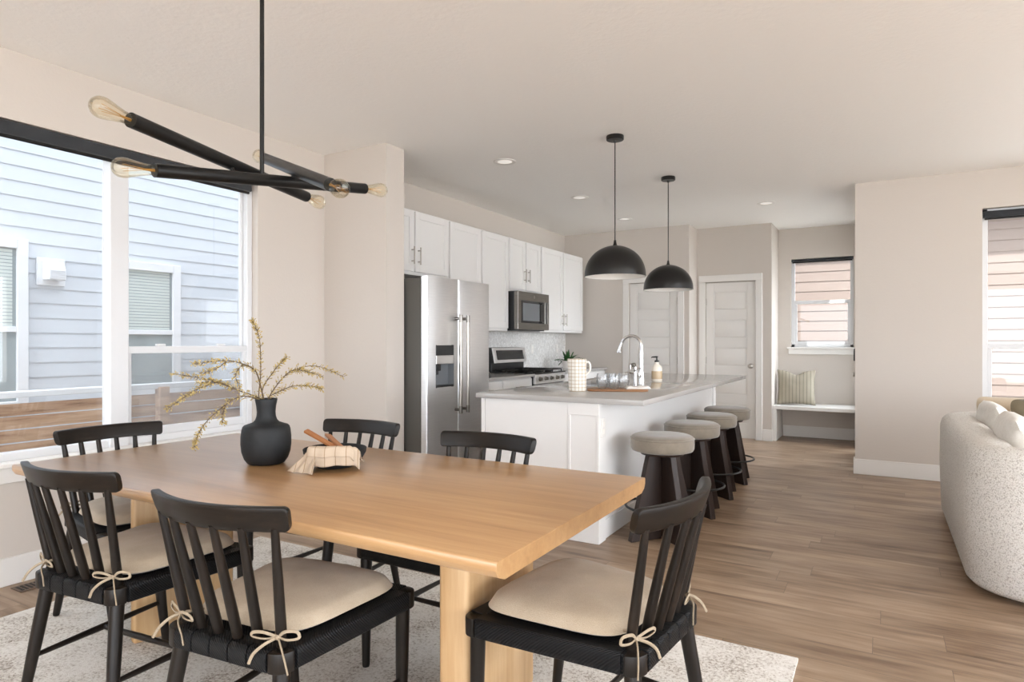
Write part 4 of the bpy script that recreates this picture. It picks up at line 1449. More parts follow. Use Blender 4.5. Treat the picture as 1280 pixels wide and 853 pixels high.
# ================================================================== DINING
bm = new()
box(bm, -3.46, -0.285, 0.32, 2.76, 0.0005, 0.011, 0.003, 2)
rug = tag(obj('area_rug', bm, M['rug']), 'pale distressed wool rug under the dining table', 'rug')
RZ = 0.011

TX0, TX1, TY0, TY1, TZ = -3.07, -0.757, 1.24, 2.298, 0.76
tc = Vector(((TX0 + TX1) / 2, (TY0 + TY1) / 2, 0))
tb = thing('dining_table', 'light oak dining table with a thick top and slab legs', 'table', (tc.x, tc.y, RZ))
bm = new()
hw, hd = (TX1 - TX0) / 2, (TY1 - TY0) / 2
prof = [(-hd, TZ - 0.004), (-hd + 0.004, TZ), (hd - 0.004, TZ), (hd, TZ - 0.004), (hd, TZ - 0.022), (hd - 0.012, TZ - 0.040), (hd - 0.04, TZ - 0.052), (-hd + 0.04, TZ - 0.052), (-hd + 0.012, TZ - 0.040), (-hd, TZ - 0.022)]
prism(bm, [(-hw, y, z - RZ) for y, z in prof], (2 * hw, 0, 0), 0.0015, 1)
obj('tabletop', bm, M['table'], tb)


def slab_leg(x, y, rz, L=0.53, T=0.10):
    bm = new()
    box(bm, -T / 2, T / 2, -L / 2, L / 2, 0, TZ - 0.052 - RZ, 0.016, 4)
    o = obj('leg', bm, M['table_leg'], tb)
    o.location = (x - tc.x, y - tc.y, 0); o.rotation_euler = (0, 0, rz)


slab_leg(-1.125, 1.81, math.radians(6.5))
a = math.radians(-15)
slab_leg(-2.665 + 0.41 / 2 * 0.259 - 0.024 * 0.966, 1.50 + 0.41 / 2 * 0.966 + 0.024 * 0.259, a, 0.41, 0.048)

# ---- chairs
ch = thing('dining_chair', 'x', 'chair', (0, 0, 0), 0, 'black spindle chairs around the dining table')
ZS = 0.468
RAILW, RAILH = 0.238, 0.843
SB, DB, SF, DF = 0.210, 0.263, 0.280, 0.256


def seat_outline(inset=0.0, r=0.045, n=6):
    c = [(-SB + inset, -DB + inset), (SB - inset, -DB + inset), (SF - inset, DF - inset), (-SF + inset, DF - inset)]
    out = []
    for i in range(4):
        p = Vector(c[i]); a = (Vector(c[i - 1]) - p).normalized(); b_ = (Vector(c[(i + 1) % 4]) - p).normalized()
        p0 = p + a * r; p1 = p + b_ * r
        for k in range(n + 1):
            t_ = k / n
            q = p0 * (1 - t_) ** 2 + p * 2 * t_ * (1 - t_) + p1 * t_ * t_
            out.append(q)
    return out


bm = new()
prism(bm, [(p.x, p.y, ZS - 0.055) for p in seat_outline(0.004)], (0, 0, 0.052), 0.012, 3)
obj('seat', bm, M['cord'], ch, 40)
# cord wraps over the rails, gaps left between the bands
bm = new()
def wrap(p0, p1, n, gap, bmx):
    p0, p1 = Vector(p0), Vector(p1)
    d = (p1 - p0); L = d.length; d.normalize()
    out = Vector((d.y, -d.x, 0))
    w = (L - gap * (n - 1)) / n
    for k in range(n):
        a = p0 + d * (k * (w + gap)); b_ = a + d * w
        prof = [(-0.05, ZS - 0.001), (-0.004, ZS + 0.001), (0.004, ZS - 0.006), (0.006, ZS - 0.02), (0.006, ZS - 0.04), (0.003, ZS - 0.053), (-0.006, ZS - 0.058), (-0.05, ZS - 0.058)]
        prism(bmx, [(a.x + out.x * o_, a.y + out.y * o_, z) for o_, z in prof], b_ - a, 0.0015, 1)
wrap((-SB + 0.045, -DB, 0), (SB - 0.045, -DB, 0), 5, 0.004, bm)
wrap((SF - 0.045, DF, 0), (-SF + 0.045, DF, 0), 1, 0.004, bm)
dv = Vector((SF - SB, DF + DB, 0)).normalized()
wrap(Vector((SB, -DB, 0)) + dv * 0.05, Vector((SF, DF, 0)) - dv * 0.05, 1, 0.004, bm)
dv = Vector((-(SF - SB), DF + DB, 0)).normalized()
wrap(Vector((-SF, DF, 0)) - dv * 0.05, Vector((-SB, -DB, 0)) + dv * 0.05, 1, 0.004, bm)
obj('cord_wrap', bm, M['cord'], ch, 40)
# wooden corner blocks
for sx, sy in ((-1, -1), (1, -1), (1, 1), (-1, 1)):
    bm = new()
    ol = seat_outline(-0.003, 0.045, 8)
    i0 = {(-1, -1): 0, (1, -1): 1, (1, 1): 2, (-1, 1): 3}[(sx, sy)] * 9
    arc = ol[i0:i0 + 9]
    c = Vector(((SB if sy < 0 else SF) * sx * 0.78, sy * DB * 0.80))
    pts = [(p.x, p.y, ZS - 0.056) for p in arc] + [(c.x, c.y, ZS - 0.056)]
    prism(bm, pts, (0, 0, 0.053), 0.004, 2)
    obj('corner_block', bm, M['chair'], ch)
# legs
for sx in (-1, 1):
    for back in (True, False):
        bm = new()
        if back:
            a = Vector((sx * (SB - 0.03), -DB + 0.035, ZS - 0.05)); b_ = Vector((sx * 0.230, -0.285, 0.0))
        else:
            a = Vector((sx * (SF - 0.035), DF - 0.035, ZS - 0.05)); b_ = Vector((sx * 0.218, 0.252, 0.0))
        tube(bm, [b_, b_ + (a - b_) * 0.02, b_ + (a - b_) * 0.55, a], [0.0125, 0.0145, 0.0205, 0.0225], 16)
        obj('leg', bm, M['chair'], ch)
# stretchers
def at_leg(sx, back, z):
    if back:
        a = Vector((sx * (SB - 0.03), -DB + 0.035, ZS - 0.05)); b_ = Vector((sx * 0.230, -0.285, 0.0))
    else:
        a = Vector((sx * (SF - 0.035), DF - 0.035, ZS - 0.05)); b_ = Vector((sx * 0.218, 0.252, 0.0))
    return b_ + (a - b_) * (z / a.z)
mids = []
for sx in (-1, 1):
    p, q = at_leg(sx, True, 0.175), at_leg(sx, False, 0.175)
    bm = new(); tube(bm, [p, p + (q - p) * 0.08, (p + q) / 2, q - (q - p) * 0.08, q], [0.0075, 0.009, 0.0125, 0.009, 0.0075], 10); obj('stretcher', bm, M['chair'], ch)
    mids.append(p + (q - p) * 0.5)
bm = new(); p, q = mids; tube(bm, [p, (p + q) / 2, q], [0.009, 0.0115, 0.009], 10); obj('stretcher', bm, M['chair'], ch)
# top rail: curved plank with rounded ends
SAG = 0.062
def rail_c(u):          # u in -1..1
    return Vector((RAILW * u, -0.260 - SAG * (1 - u * u), 0))
bm = new()
rings = []
ends = [0, .0015, .005, .011, .019, .029, .042, .058]
us = [-1 + e for e in ends] + [-0.94 + 1.88 * k / 22 for k in range(1, 22)] + [1 - e for e in ends[::-1]]
for u in us:
    c = rail_c(u)
    tg = (rail_c(min(1, u + 0.01)) - rail_c(max(-1, u - 0.01))).normalized()
    nr = Vector((-tg.y, tg.x, 0))
    sd_ = (1 - abs(u)) * RAILW * 1.1
    rr = 0.014
    hh = 0.0335 - (rr - math.sqrt(max(0, rr * rr - (rr - sd_) ** 2)) if sd_ < rr else 0)
    th = 0.0135
    zc = RAILH - 0.0335
    lean = 0.010
    ring = []
    for m in range(16):
        a = 2 * PI * (m + 0.5) / 16
        ca, sa = math.cos(a), math.sin(a)
        x = math.copysign(abs(ca) ** 0.35, ca) * th
        z = math.copysign(abs(sa) ** 0.35, sa) * hh
        ring.append(bm.verts.new(c + nr * (x - lean * z / 0.0335) + Vector((0, 0, zc + z))))
    rings.append(ring)
for r0, r1 in zip(rings, rings[1:]):
    for m in range(16):
        j = (m + 1) % 16
        bm.faces.new((r0[m], r0[j], r1[j], r1[m]))
bm.faces.new(rings[0][::-1]); bm.faces.new(rings[-1])
obj('top_rail', bm, M['chair_rail'], ch, 45)
# six spindles
for k in range(6):
    f = -1 + 2 * k / 5
    top = rail_c(f * 0.86) + Vector((0, 0, RAILH - 0.055))
    bot = Vector((f * 0.172, -DB + 0.047 - 0.012 * (1 - f * f), ZS - 0.02))
    bm = new(); tube(bm, [bot, bot + (top - bot) * 0.25, bot + (top - bot) * 0.6, top], [0.0135, 0.0142, 0.0128, 0.0098], 14)
    obj('spindle', bm, M['chair'], ch)
# cushion
def cushion_pt(u, v, s):
    # u, v in -1..1 ; s = +1 top, -1 bottom
    r = max(abs(u), abs(v), 1e-6)
    l = (abs(u) ** 5 + abs(v) ** 5) ** (1 / 5)
    uu, vv = u * r / max(l, 1e-6), v * r / max(l, 1e-6)
    edge = (1 - min(1, r) ** 3.2)
    wl_ = SB - 0.014 + (SF - 0.028 - SB + 0.014) * (vv + 1) / 2
    x = uu * wl_
    y = -DB + 0.060 + (vv + 1) / 2 * (DF + DB - 0.082)
    h = max(0, edge) ** 0.40
    wr = (0.005 * noise.noise(Vector((x * 9, y * 9, 3.1))) + 0.0022 * noise.noise(Vector((x * 30, y * 22, 1.7)))) * h
    z = ZS + 0.018 + (0.052 * h + wr if s > 0 else -0.016 * h)
    return Vector((x, y, z))
bm = new()
N = 30
for s in (1, -1):
    grid_surface(bm, lambda u, v: cushion_pt(u * 2 - 1, v * 2 - 1, s), N, N)
bmesh.ops.remove_doubles(bm, verts=bm.verts, dist=1e-5)
cu = obj('cushion', bm, M['linen'], ch, 80)
# tie bows at the outer spindles
for sx in (-1, 1):
    k = Vector((sx * 0.176, -DB + 0.026, ZS + 0.028))
    bm = new()
    def ribbon(pts, r=0.0042):
        tube(bm, spline([k + Vector((sx * p[0], p[1], p[2])) for p in pts], 6), r, 8, flat=0.55, up=(0, 0, 1))
    ribbon([(0, 0, 0), (-0.03, -0.018, 0.014), (-0.062, -0.022, 0.010), (-0.066, -0.02, -0.002), (-0.03, -0.014, -0.004), (0, 0, 0)])
    ribbon([(0, 0, 0), (0.025, 0.0, 0.018), (0.052, 0.012, 0.018), (0.056, 0.014, 0.002), (0.028, 0.004, -0.004), (0, 0, 0)])
    ribbon([(0, 0, 0), (0.022, -0.014, -0.01), (0.048, -0.028, -0.034), (0.068, -0.036, -0.066)])
    ribbon([(0, 0, 0), (-0.02, -0.026, -0.012), (-0.046, -0.036, -0.036), (-0.058, -0.040, -0.062)])
    # loop round the spindle into the cushion
    ribbon([(0.0, 0.0, 0.002), (-0.018, 0.012, 0.004), (-0.022, 0.03, 0.002), (-0.03, 0.05, -0.004)])
    bmesh.ops.create_uvsphere(bm, u_segments=10, v_segments=8, radius=0.0085, matrix=Matrix.Translation(k) @ Matrix.Diagonal((1.1, 0.9, 0.9, 1)))
    obj('tie_bow', bm, M['tie'], cu, 60)

CH = [(-1.530, 1.332, 5.6, 'black spindle chair on the table\'s near side, right one, its whole cushion in view'),
      (-2.327, 1.354, 5.8, 'black spindle chair on the near side of the table, left one, toward the window wall'),
      (-0.756, 1.761, 84.1, 'black spindle chair at the table end nearest the stools and sofa'),
      (-2.965, 1.70, -94.0, 'black spindle chair at the table end right under the window'),
      (-1.500, 2.104, 180.2, 'black spindle chair across the table in front of the refrigerator'),
      (-2.299, 2.184, 183.2, 'black spindle chair across the table in front of the wall pier')]
x, y, r, lb = CH[0]
ch.location = (x, y, RZ + 0.0015); ch.rotation_euler = (0, 0, math.radians(r)); ch['label'] = lb
for x, y, r, lb in CH[1:]:
    dup(ch, (x, y, RZ + 0.0015), math.radians(r), lb)

# ---- vase with flowering twigs
VX, VY = -2.205, 1.785
v_ = tag(obj('vase', new(), M['vase']), 'charcoal ceramic vase with narrow neck on the oak table', 'vase')
bm = new()
lathe(bm, [(0, 0), (0.064, 0), (0.073, 0.004), (0.086, 0.022), (0.0955, 0.050), (0.099, 0.082), (0.0985, 0.112), (0.0955, 0.138), (0.0915, 0.152), (0.0865, 0.1575), (0.070, 0.163), (0.052, 0.170), (0.043, 0.180), (0.038, 0.195), (0.0365, 0.212), (0.039, 0.238), (0.0445, 0.264), (0.043, 0.267), (0.040, 0.264), (0.034, 0.238), (0.031, 0.212), (0.033, 0.195), (0.05, 0.165), (0.08, 0.15), (0.085, 0.11), (0.07, 0.02), (0, 0.012)], n=48)
for v in bm.verts:
    pass
bmesh.ops.recalc_face_normals(bm, faces=bm.faces)
me = v_.data
bm.to_mesh(me); bm.free()
me.polygons.foreach_set('use_smooth', [True] * len(me.polygons)); me.set_sharp_from_angle(angle=math.radians(50))
v_.location = (VX, VY, TZ)
RT = Vector((0.866, 0.5, 0)); FWD = Vector((-0.5, 0.866, 0))
PXM = 2.67 / 800
MOUTH = Vector((VX, VY, TZ + 0.255))


def pt(px, py, dep=0.0):
    return MOUTH + RT * ((px - 332) * PXM * (1 + dep / 2.67)) + Vector((0, 0, (502 - py) * PXM * (1 + dep / 2.67))) + FWD * dep


TW = [('flowering twig arching low to the left over the table', [[(330, 512, 0), (325, 499, 0), (293, 488, .02), (265, 479, .06), (235, 474, .08), (204, 470, .10)], [(265, 479, .06), (240, 488, .07), (222, 500, .05), (206, 513, .02)], [(293, 488, .02), (270, 478, 0), (248, 478, -.02)]]),
      ('flowering twig bending upper left with a drooping tip', [[(332, 512, 0), (324, 470, -.02), (318, 460, -.03), (309, 454, -.05), (293, 449, -.08), (275, 450, -.1), (255, 452, -.12)], [(309, 454, -.05), (300, 468, -.05), (306, 486, -.05)], [(293, 449, -.08), (280, 460, -.1), (262, 464, -.11)]]),
      ('tallest flowering twig standing straight up', [[(333, 512, 0), (323, 499, 0), (324, 467, .01), (322, 431, .02), (318, 414, .02), (313, 402, .02)]]),
      ('flowering twig reaching far to the right of the vase', [[(334, 512, 0), (335, 498, 0), (348, 475, .03), (361, 464, .06), (384, 461, .10), (413, 475, .14)], [(337, 495, 0), (361, 484, .02), (382, 484, .04), (396, 488, .05)], [(361, 464, .06), (378, 466, .04), (400, 472, .03)]]),
      ('flowering twig hanging down at the left front of the vase', [[(331, 512, 0), (322, 499, -.01), (304, 495, -.05), (283, 511, -.09), (268, 528, -.11), (260, 545, -.12), (257, 558, -.12)], [(290, 504, -.07), (287, 518, -.08), (288, 527, -.08)]]),
      ('short flowering twig leaning slightly right', [[(332, 512, 0), (325, 488, .02), (335, 467, .05), (342, 457, .06), (349, 449, .07)]])]
random.seed(11)
for lb, paths in TW:
    bs, bb = new(), new()
    root_p = Vector(pt(*paths[0][0]))
    for i, path in enumerate(paths):
        sp = spline([pt(*p) for p in path], 8)
        m = len(sp)
        r0 = 0.0030 if i == 0 else 0.0019
        tube(bs, [p - root_p for p in sp], [r0 * (1 - 0.72 * k / m) for k in range(m)], 6)
        L = sum((sp[k + 1] - sp[k]).length for k in range(m - 1))
        nb_ = int(L / 0.0016)
        for q in range(nb_):
            u = random.uniform(0.16 if i == 0 else 0.03, 1.0)
            if i == 0 and random.random() > 0.25 + u * 0.7:
                continue
            k = min(m - 2, int(u * (m - 1)))
            c = sp[k].lerp(sp[k + 1], u * (m - 1) - k)
            tg = (sp[k + 1] - sp[k]).normalized()
            dr_ = Vector((random.gauss(0, 1), random.gauss(0, 1), random.gauss(0, 1)))
            dr_ = (dr_ - tg * dr_.dot(tg)).normalized()
            axis = (dr_ + tg * random.uniform(0.4, 1.2)).normalized()
            st_l = random.uniform(0.002, 0.019) * (1.15 - 0.5 * u)
            c2 = c + axis * st_l
            tube(bs, [c - root_p, c2 - root_p], 0.0007, 4, caps=False)
            ln, wd = random.uniform(0.003, 0.0068), random.uniform(0.0014, 0.0027)
            qm = axis.to_track_quat('Z', 'Y').to_matrix().to_4x4()
            bmesh.ops.create_icosphere(bb, subdivisions=1, radius=1.0, matrix=Matrix.Translation(c2 + axis * ln * 0.7 - root_p) @ qm @ Matrix.Diagonal((wd, wd, ln, 1)))
    t = thing('flowering_twig', lb, 'branch', root_p, 0, 'yellow flowering twigs in the vase')
    obj('stem', bs, M['twig'], t)
    obj('buds', bb, M['bud'], t)

# ---- bowl, napkin, wooden servers
BX, BY_ = -1.910, 1.880
bw = obj('serving_bowl', new(), M['vase'])
tag(bw, 'low dark bowl lined with a striped napkin beside the vase', 'bowl')
bm = new()
lathe(bm, [(0, 0), (0.07, 0), (0.074, 0.004), (0.105, 0.028), (0.122, 0.056), (0.125, 0.072), (0.1225, 0.074), (0.119, 0.071), (0.116, 0.056), (0.10, 0.032), (0.07, 0.010), (0, 0.008)], n=48)
bmesh.ops.recalc_face_normals(bm, faces=bm.faces)
bm.to_mesh(bw.data); bm.free()
bw.data.polygons.foreach_set('use_smooth', [True] * len(bw.data.polygons)); bw.data.set_sharp_from_angle(angle=math.radians(50))
bw.location = (BX, BY_, TZ)
# napkin: folded cloth over the near rim, spilling on the table at the left
NA = math.radians(30)
def nap_path(w):
    """over the near rim: (distance toward the camera, height)"""
    pts = [(0.02, 0.040), (0.070, 0.052), (0.100, 0.080), (0.118, 0.092), (0.134, 0.088), (0.141, 0.072), (0.143, 0.050), (0.142, 0.026)]
    k = w * (len(pts) - 1); i = min(int(k), len(pts) - 2); f = k - i
    return pts[i][0] * (1 - f) + pts[i + 1][0] * f, pts[i][1] * (1 - f) + pts[i + 1][1] * f
def nap_panel(u, w, lift=0.0, x0=-0.072, x1=0.112, drop=0.0):
    X = x0 + (x1 - x0) * u
    d, z = nap_path(w)
    d = d * (1 - 0.35 * (X / 0.13) ** 2 * min(1, w * 1.6))
    d += 0.0035 * math.sin(u * 17 + w * 2) * w + 0.006 * math.exp(-((u - 0.12) / 0.10) ** 2) * w
    z += 0.004 * math.sin(u * 11 + 1) * (w - 0.35) - drop * max(0, w - 0.5)
    z += lift; d += lift * 0.8
    if u > 0.9:                       # the far corner turns down over the rim
        z -= 0.020 * ((u - 0.9) / 0.1) ** 1.5
    return Vector((X, -d, max(z, 0.003)))
def nap_wing(u, w):
    """loose tail that runs from the rim down to the table on the left"""
    a = Vector((-0.035 - 0.045 * u, -(0.112 - 0.030 * u), 0.088 - 0.008 * u))
    b = Vector((-0.045 - 0.102 * u, -(0.150 + 0.045 * (1 - u) * u * 2 - 0.020 * u), 0.004))
    if u < 0.35:
        b += Vector((0.012, -0.040, 0)) * ((0.35 - u) / 0.35)
    p = a.lerp(b, w)
    p.z = a.z + (b.z - a.z) * (w ** 0.8)
    f = math.sin(u * 15 + 0.5) * 0.006 * math.sin(PI * min(1, w * 0.9))
    p += Vector((-0.3, -0.7, 0.4)) * f
    p.z = max(p.z, 0.0035 + 0.004 * abs(math.sin(u * 9)) * w)
    return p
bm = new()
grid_surface(bm, nap_wing, 34, 20)
grid_surface(bm, lambda u, w: nap_panel(u, w, 0.0, -0.072, 0.122), 44, 26)
grid_surface(bm, lambda u, w: nap_panel(u, 0.15 + w * 0.68, 0.0065, -0.066, 0.104), 40, 20)
na = obj('napkin', bm, M['napkin'], None, 80)
sm = na.modifiers.new('cloth_thickness', 'SOLIDIFY'); sm.thickness = 0.0028; sm.offset = 1.0
na.location = (BX, BY_, TZ); na.rotation_euler = (0, 0, NA)
tag(na, 'beige striped linen napkin draped over the rim of the dark bowl', 'napkin')


def server(label, p_handle, p_head, roll):
    a, b_ = Vector(p_handle), Vector(p_head)
    d = (b_ - a); L = d.length; d.normalize()
    side = d.cross(Vector((0, 0, 1))).normalized(); nrm = side.cross(d).normalized()
    q = Matrix.Rotation(roll, 3, d); side = q @ side; nrm = q @ nrm
    bm = new()
    st_ = [(0, .0115), (.02, .014), (.45, .0125), (.62, .013), (.74, .024), (.88, .030), (.97, .024), (1, .010)]
    top, bot = [], []
    for f, w in st_:
        dip = 0.012 * max(0, (f - 0.62) / 0.38) ** 1.2
        c = a + d * L * f - nrm * dip
        top.append((c - side * w + nrm * .004, c + nrm * (.004 - (.004 if f > .7 else 0)), c + side * w + nrm * .004))
        bot.append((c - side * w - nrm * .004, c - nrm * .005, c + side * w - nrm * .004))
    V = [[bm.verts.new(p - a) for p in (*t_, *reversed(b2))] for t_, b2 in zip(top, bot)]
    for r0, r1 in zip(V, V[1:]):
        for k in range(6):
            j = (k + 1) % 6
            bm.faces.new((r0[k], r0[j], r1[j], r1[k]))
    bm.faces.new(V[0][::-1]); bm.faces.new(V[-1])
    o = obj('serving_spoon', bm, M['utensil'], None, 50)
    o.location = a
    return tag(o, label, 'serving spoon', 'wooden servers in the bowl')


server('wooden salad server in the bowl, its handle raised highest to the left', MOUTH + RT * ((379 - 332) * PXM) + FWD * 0.02 + Vector((0, 0, (500 - 537) * PXM)), Vector((BX + 0.02, BY_ + 0.05, TZ + 0.040)), 0.2)
server('wooden salad server in the bowl, lying behind the other one', MOUTH + RT * ((400 - 332) * PXM) + FWD * 0.09 + Vector((0, 0, (500 - 545) * PXM)), Vector((BX + 0.075, BY_ + 0.01, TZ + 0.046)), -0.2)

# ---- chandelier
HX, HY_ = -2.10, 1.68
chd = thing('chandelier', 'black chandelier of three crossed tubes with amber bulbs over the dining table', 'chandelier', (HX, HY_, CEIL))
HUB = Vector((HX, HY_, CEIL))


def ray_pt(px, py, d):
    lat = (px - 640) / 800 * d
    return Vector((-0.5 * d + 0.866 * lat, 0.866 * d + 0.5 * lat, 1.26 + (428 - py) / 800 * d))


bm = new(); lathe(bm, [(0, 0), (0.065, 0), (0.065, -0.02), (0.06, -0.025), (0.012, -0.027), (0.01, -0.04), (0, -0.04)], n=32); obj('canopy', bm, M['black_metal'], chd)


def bulb(parent, base, d):
    """clear amber bulb: tapered pear of glass with a filament cage"""
    q = d.to_track_quat('Z', 'Y').to_matrix()
    bm = new()
    lathe(bm, [(0.016, -0.004), (0.0175, 0.012), (0.020, 0.032), (0.0255, 0.060), (0.031, 0.085), (0.0325, 0.100), (0.030, 0.114), (0.021, 0.126), (0.008, 0.132), (0, 0.133)], base, 24, q)
    bl = obj('bulb', bm, M['bulb'], parent, 60)
    bm = new()
    mt = Matrix.Translation(base) @ q.to_4x4()
    tube(bm, [mt @ Vector((0, 0, -0.01)), mt @ Vector((0, 0, 0.035))], [0.006, 0.003], 8)
    for k in range(4):
        a = PI / 2 * k
        tube(bm, [mt @ Vector((0.003 * math.cos(a), 0.003 * math.sin(a), 0.035)), mt @ Vector((0.011 * math.cos(a), 0.011 * math.sin(a), 0.10))], 0.0009, 5)
    obj('filament', bm, M['filament'], parent)


ARMS = [(ray_pt(163, 150, 1.95), ray_pt(383, 246, 2.86)), (ray_pt(193, 213, 2.12), ray_pt(456, 236, 2.90)), (ray_pt(413, 231, 2.20), ray_pt(331, 198, 2.94))]
centre = None
for i, (a, b_) in enumerate(ARMS):
    a, b_ = a - HUB, b_ - HUB
    d = (b_ - a).normalized()
    bm = new()
    tube(bm, [a, b_], 0.0235, 20)
    arm = obj('arm', bm, M['black_metal'], chd)
    for e, dd in ((a, -d), (b_, d)):
        bulb(arm, e, dd)
    if i == 1:
        # the stem comes down on this arm
        best = min((a + (b_ - a) * k / 200 for k in range(201)), key=lambda p: p.x ** 2 + p.y ** 2)
        centre = best
bm = new(); tube(bm, [(0, 0, -0.03), (0, 0, centre.z + 0.012)], 0.0085, 12); obj('stem', bm, M['black_metal'], chd)
for i, (f0, f1) in ((0, (0.62, 0.36)), (2, (0.36, 0.70))):
    a, b_ = [p - HUB for p in ARMS[i]]
    c, d_ = [p - HUB for p in ARMS[1]]
    # shortest link between the two tubes
    best = min((((a + (b_ - a) * s / 60) - (c + (d_ - c) * t_ / 60)).length, s, t_) for s in range(61) for t_ in range(61))
    p = a + (b_ - a) * best[1] / 60; q = c + (d_ - c) * best[2] / 60
    bm = new(); tube(bm, [p, q], 0.008, 10); obj('joint', bm, M['black_metal'], chd)

# ---- floor register by the window wall
t = thing('floor_vent', 'bronze floor vent grille beside the window wall', 'vent', (-3.80, 1.70, 0.0))
bm = new()
box(bm, -0.055, 0.055, -0.15, 0.15, 0.0, 0.004, 0.0015, 1)
obj('frame', bm, M['vent_metal'], t)
bm = new()
for k in range(14):
    yy = -0.13 + k * 0.02
    box(bm, -0.038, 0.038, yy - 0.005, yy + 0.005, 0.0041, 0.0055)
obj('slots', bm, M['iron'], t)

# ================================================================== ALCOVE BENCH
t = thing('bench', 'white built-in bench seat under the alcove window', 'bench', (-0.72, 9.02, 0))
bm = new(); box(bm, -0.488, 0.498, -0.28, 0.278, 0.405, 0.450, 0.003, 1); obj('seat', bm, M['trim'], t)
bm = new(); box(bm, -0.488, -0.44, -0.275, 0.262, 0.0, 0.405, 0.003, 1); obj('side_panel', bm, M['trim'], t)


def pillow(bm, w, h, d, seed=0, ears=0.10, n=24, rnd=0):
    """upright throw pillow in the XZ plane, base at z = 0"""
    for s in (1, -1):
        def f(u, v):
            a, b_ = u * 2 - 1, v * 2 - 1
            a0, b0 = a, b_
            if rnd:
                k = max(abs(a), abs(b_)) / max(1e-6, (abs(a) ** rnd + abs(b_) ** rnd) ** (1 / rnd))
                a, b_ = a * k, b_ * k
            x = a * (1 - ears * (1 - b_ * b_)) * w / 2
            z = b_ * (1 - ears * (1 - a * a)) * h / 2 + h / 2
            e = max(0, (1 - abs(a0) ** 2.6) * (1 - abs(b0) ** 2.6)) ** 0.55
            wr = 1 + 0.10 * noise.noise(Vector((a * 2.2 + seed, b_ * 2.2, s * 1.3)))
            return Vector((x, s * d / 2 * e * wr, z))
        grid_surface(bm, f, n, n)
    bmesh.ops.remove_doubles(bm, verts=bm.verts, dist=1e-5)


bm = new(); pillow(bm, 0.46, 0.46, 0.15, 3, 0.07)
for v in bm.verts:       # chopped dip in the upper edge
    a = v.co.x / 0.23
    k = max(0, v.co.z / 0.46 - 0.45) / 0.55
    v.co.z -= 0.055 * k * math.exp(-(a / 0.35) ** 2)
o = obj('throw_pillow', bm, M['bench_pillow'], None, 80)
tag(o, 'beige pillow with thin dark stripes leaning on the white bench', 'pillow')
o.location = (-0.955, 8.98, 0.452); o.rotation_euler = (math.radians(-13), 0, math.radians(4))

# ================================================================== SOFA
SXB, SYN, SYF, STOP = 0.372, 3.765, 5.92, 0.745
t = thing('sofa', 'white boucle sofa with a rounded wraparound back by the living room window', 'sofa', (0.9, 4.85, 0))
ox, oy = 0.9, 4.85
def sofa_path(R):
    pts = [(1.75, SYN)]
    for k in range(17):
        a = -PI / 2 - PI / 2 * k / 16
        pts.append((SXB + R + R * math.cos(a), SYN + R + R * math.sin(a)))
    pts2 = []
    for k in range(17):
        a = PI - PI / 2 * k / 16
        pts2.append((SXB + R + R * math.cos(a), SYF - R + R * math.sin(a)))
    # subdivide the straight back
    x0, y0 = pts[-1]; x1, y1 = pts2[0]
    mid = [(x0 + (x1 - x0) * k / 14, y0 + (y1 - y0) * k / 14) for k in range(1, 14)]
    return pts + mid + pts2 + [(1.75, SYF)]
path = [Vector((p[0], p[1], 0)) for p in sofa_path(0.30)]
TH = 0.24
prof = [(0.03, 0.034), (0.006, 0.06), (-0.004, 0.40), (0.0, 0.66), (0.012, 0.705), (0.040, 0.735), (0.085, STOP), (0.15, STOP), (0.20, 0.735), (0.232, 0.705), (TH, 0.66), (TH, 0.10), (TH, 0.034)]
bm = new()
rings = []
for i, p in enumerate(path):
    tg = (path[min(i + 1, len(path) - 1)] - path[max(i - 1, 0)]).normalized()
    inn = Vector((tg.y, -tg.x, 0))
    rings.append([bm.verts.new((p.x + inn.x * o_ - ox, p.y + inn.y * o_ - oy, z)) for o_, z in prof])
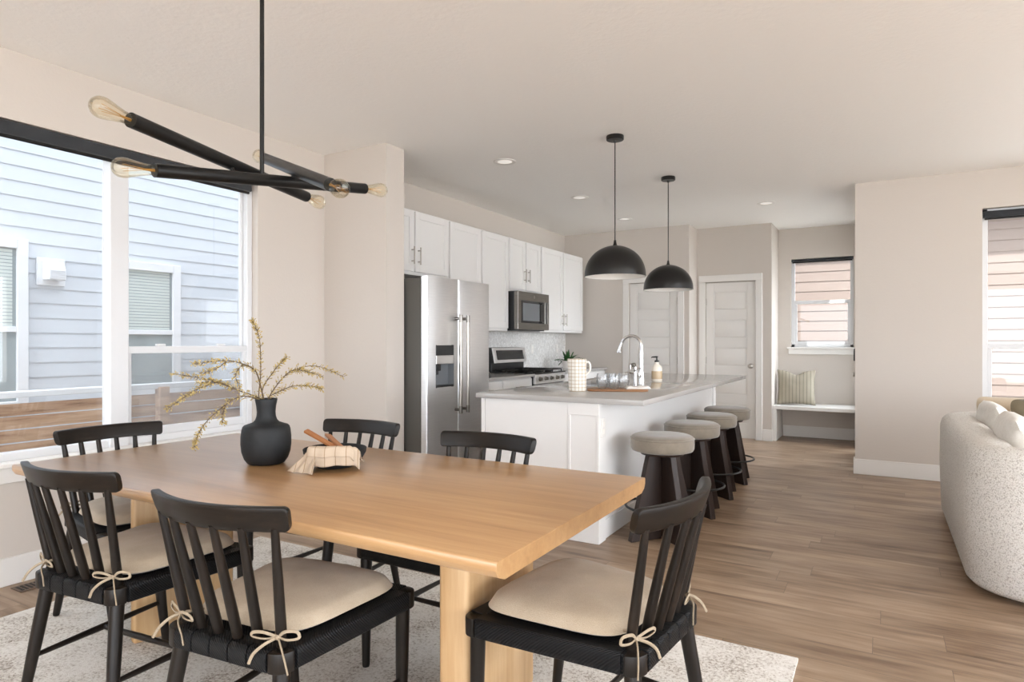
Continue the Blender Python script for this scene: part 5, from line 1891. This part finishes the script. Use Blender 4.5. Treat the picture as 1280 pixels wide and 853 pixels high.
for r0, r1 in zip(rings, rings[1:]):
    for k in range(len(prof)):
        j = (k + 1) % len(prof)
        bm.faces.new((r0[k], r0[j], r1[j], r1[k]))
bm.faces.new(rings[0]); bm.faces.new(rings[-1][::-1])
obj('back', bm, M['boucle'], t, 60)
bm = new(); box(bm, SXB + TH + 0.002 - ox, 1.72 - ox, SYN + TH + 0.002 - oy, SYF - TH - 0.002 - oy, 0.055, 0.30, 0.02, 3); obj('seat_base', bm, M['boucle'], t)
ym = (SYN + SYF) / 2
for a, b_ in ((SYN + TH + 0.004, ym - 0.003), (ym + 0.003, SYF - TH - 0.004)):
    bm = new(); box(bm, SXB + TH + 0.004 - ox, 1.74 - ox, a - oy, b_ - oy, 0.302, 0.44, 0.045, 4); obj('seat_cushion', bm, M['boucle'], t, 60)
bm = new(); box(bm, SXB + 0.17 - ox, 1.62 - ox, SYN + 0.17 - oy, SYF - 0.17 - oy, 0.0, 0.055); obj('plinth', bm, M['black_plastic'], t)


def sofa_pillow(label, loc, size, rx, rz, mat, seed, rnd=9):
    bm = new(); pillow(bm, size[0], size[1], size[2], seed, 0.03, 28, rnd)
    o = obj('throw_pillow', bm, mat, None, 80)
    o.location = loc; o.rotation_euler = (rx, 0, rz)
    return tag(o, label, 'pillow', 'pillows on the sofa')


# back pillows lean on the sofa back (their faces look along +X)
sofa_pillow('white pillow leaning over the far half of the sofa back', (0.745, 5.27, 0.43), (0.60, 0.46, 0.19), math.radians(-17), math.radians(92), M['white_fab'], 1, 4)
sofa_pillow('large white pillow leaning over the near half of the sofa back', (0.745, 4.48, 0.43), (0.68, 0.46, 0.21), math.radians(-17), math.radians(88), M['white_fab'], 2, 4)
sofa_pillow('pale tan pillow behind the white ones at the far sofa arm', (0.80, 5.62, 0.43), (0.42, 0.45, 0.13), math.radians(-8), math.radians(15), M['tan_fab'], 3)
sofa_pillow('olive brown pillow in front of the tan one', (0.98, 5.40, 0.43), (0.46, 0.46, 0.13), math.radians(-10), math.radians(25), M['brown_fab'], 4)
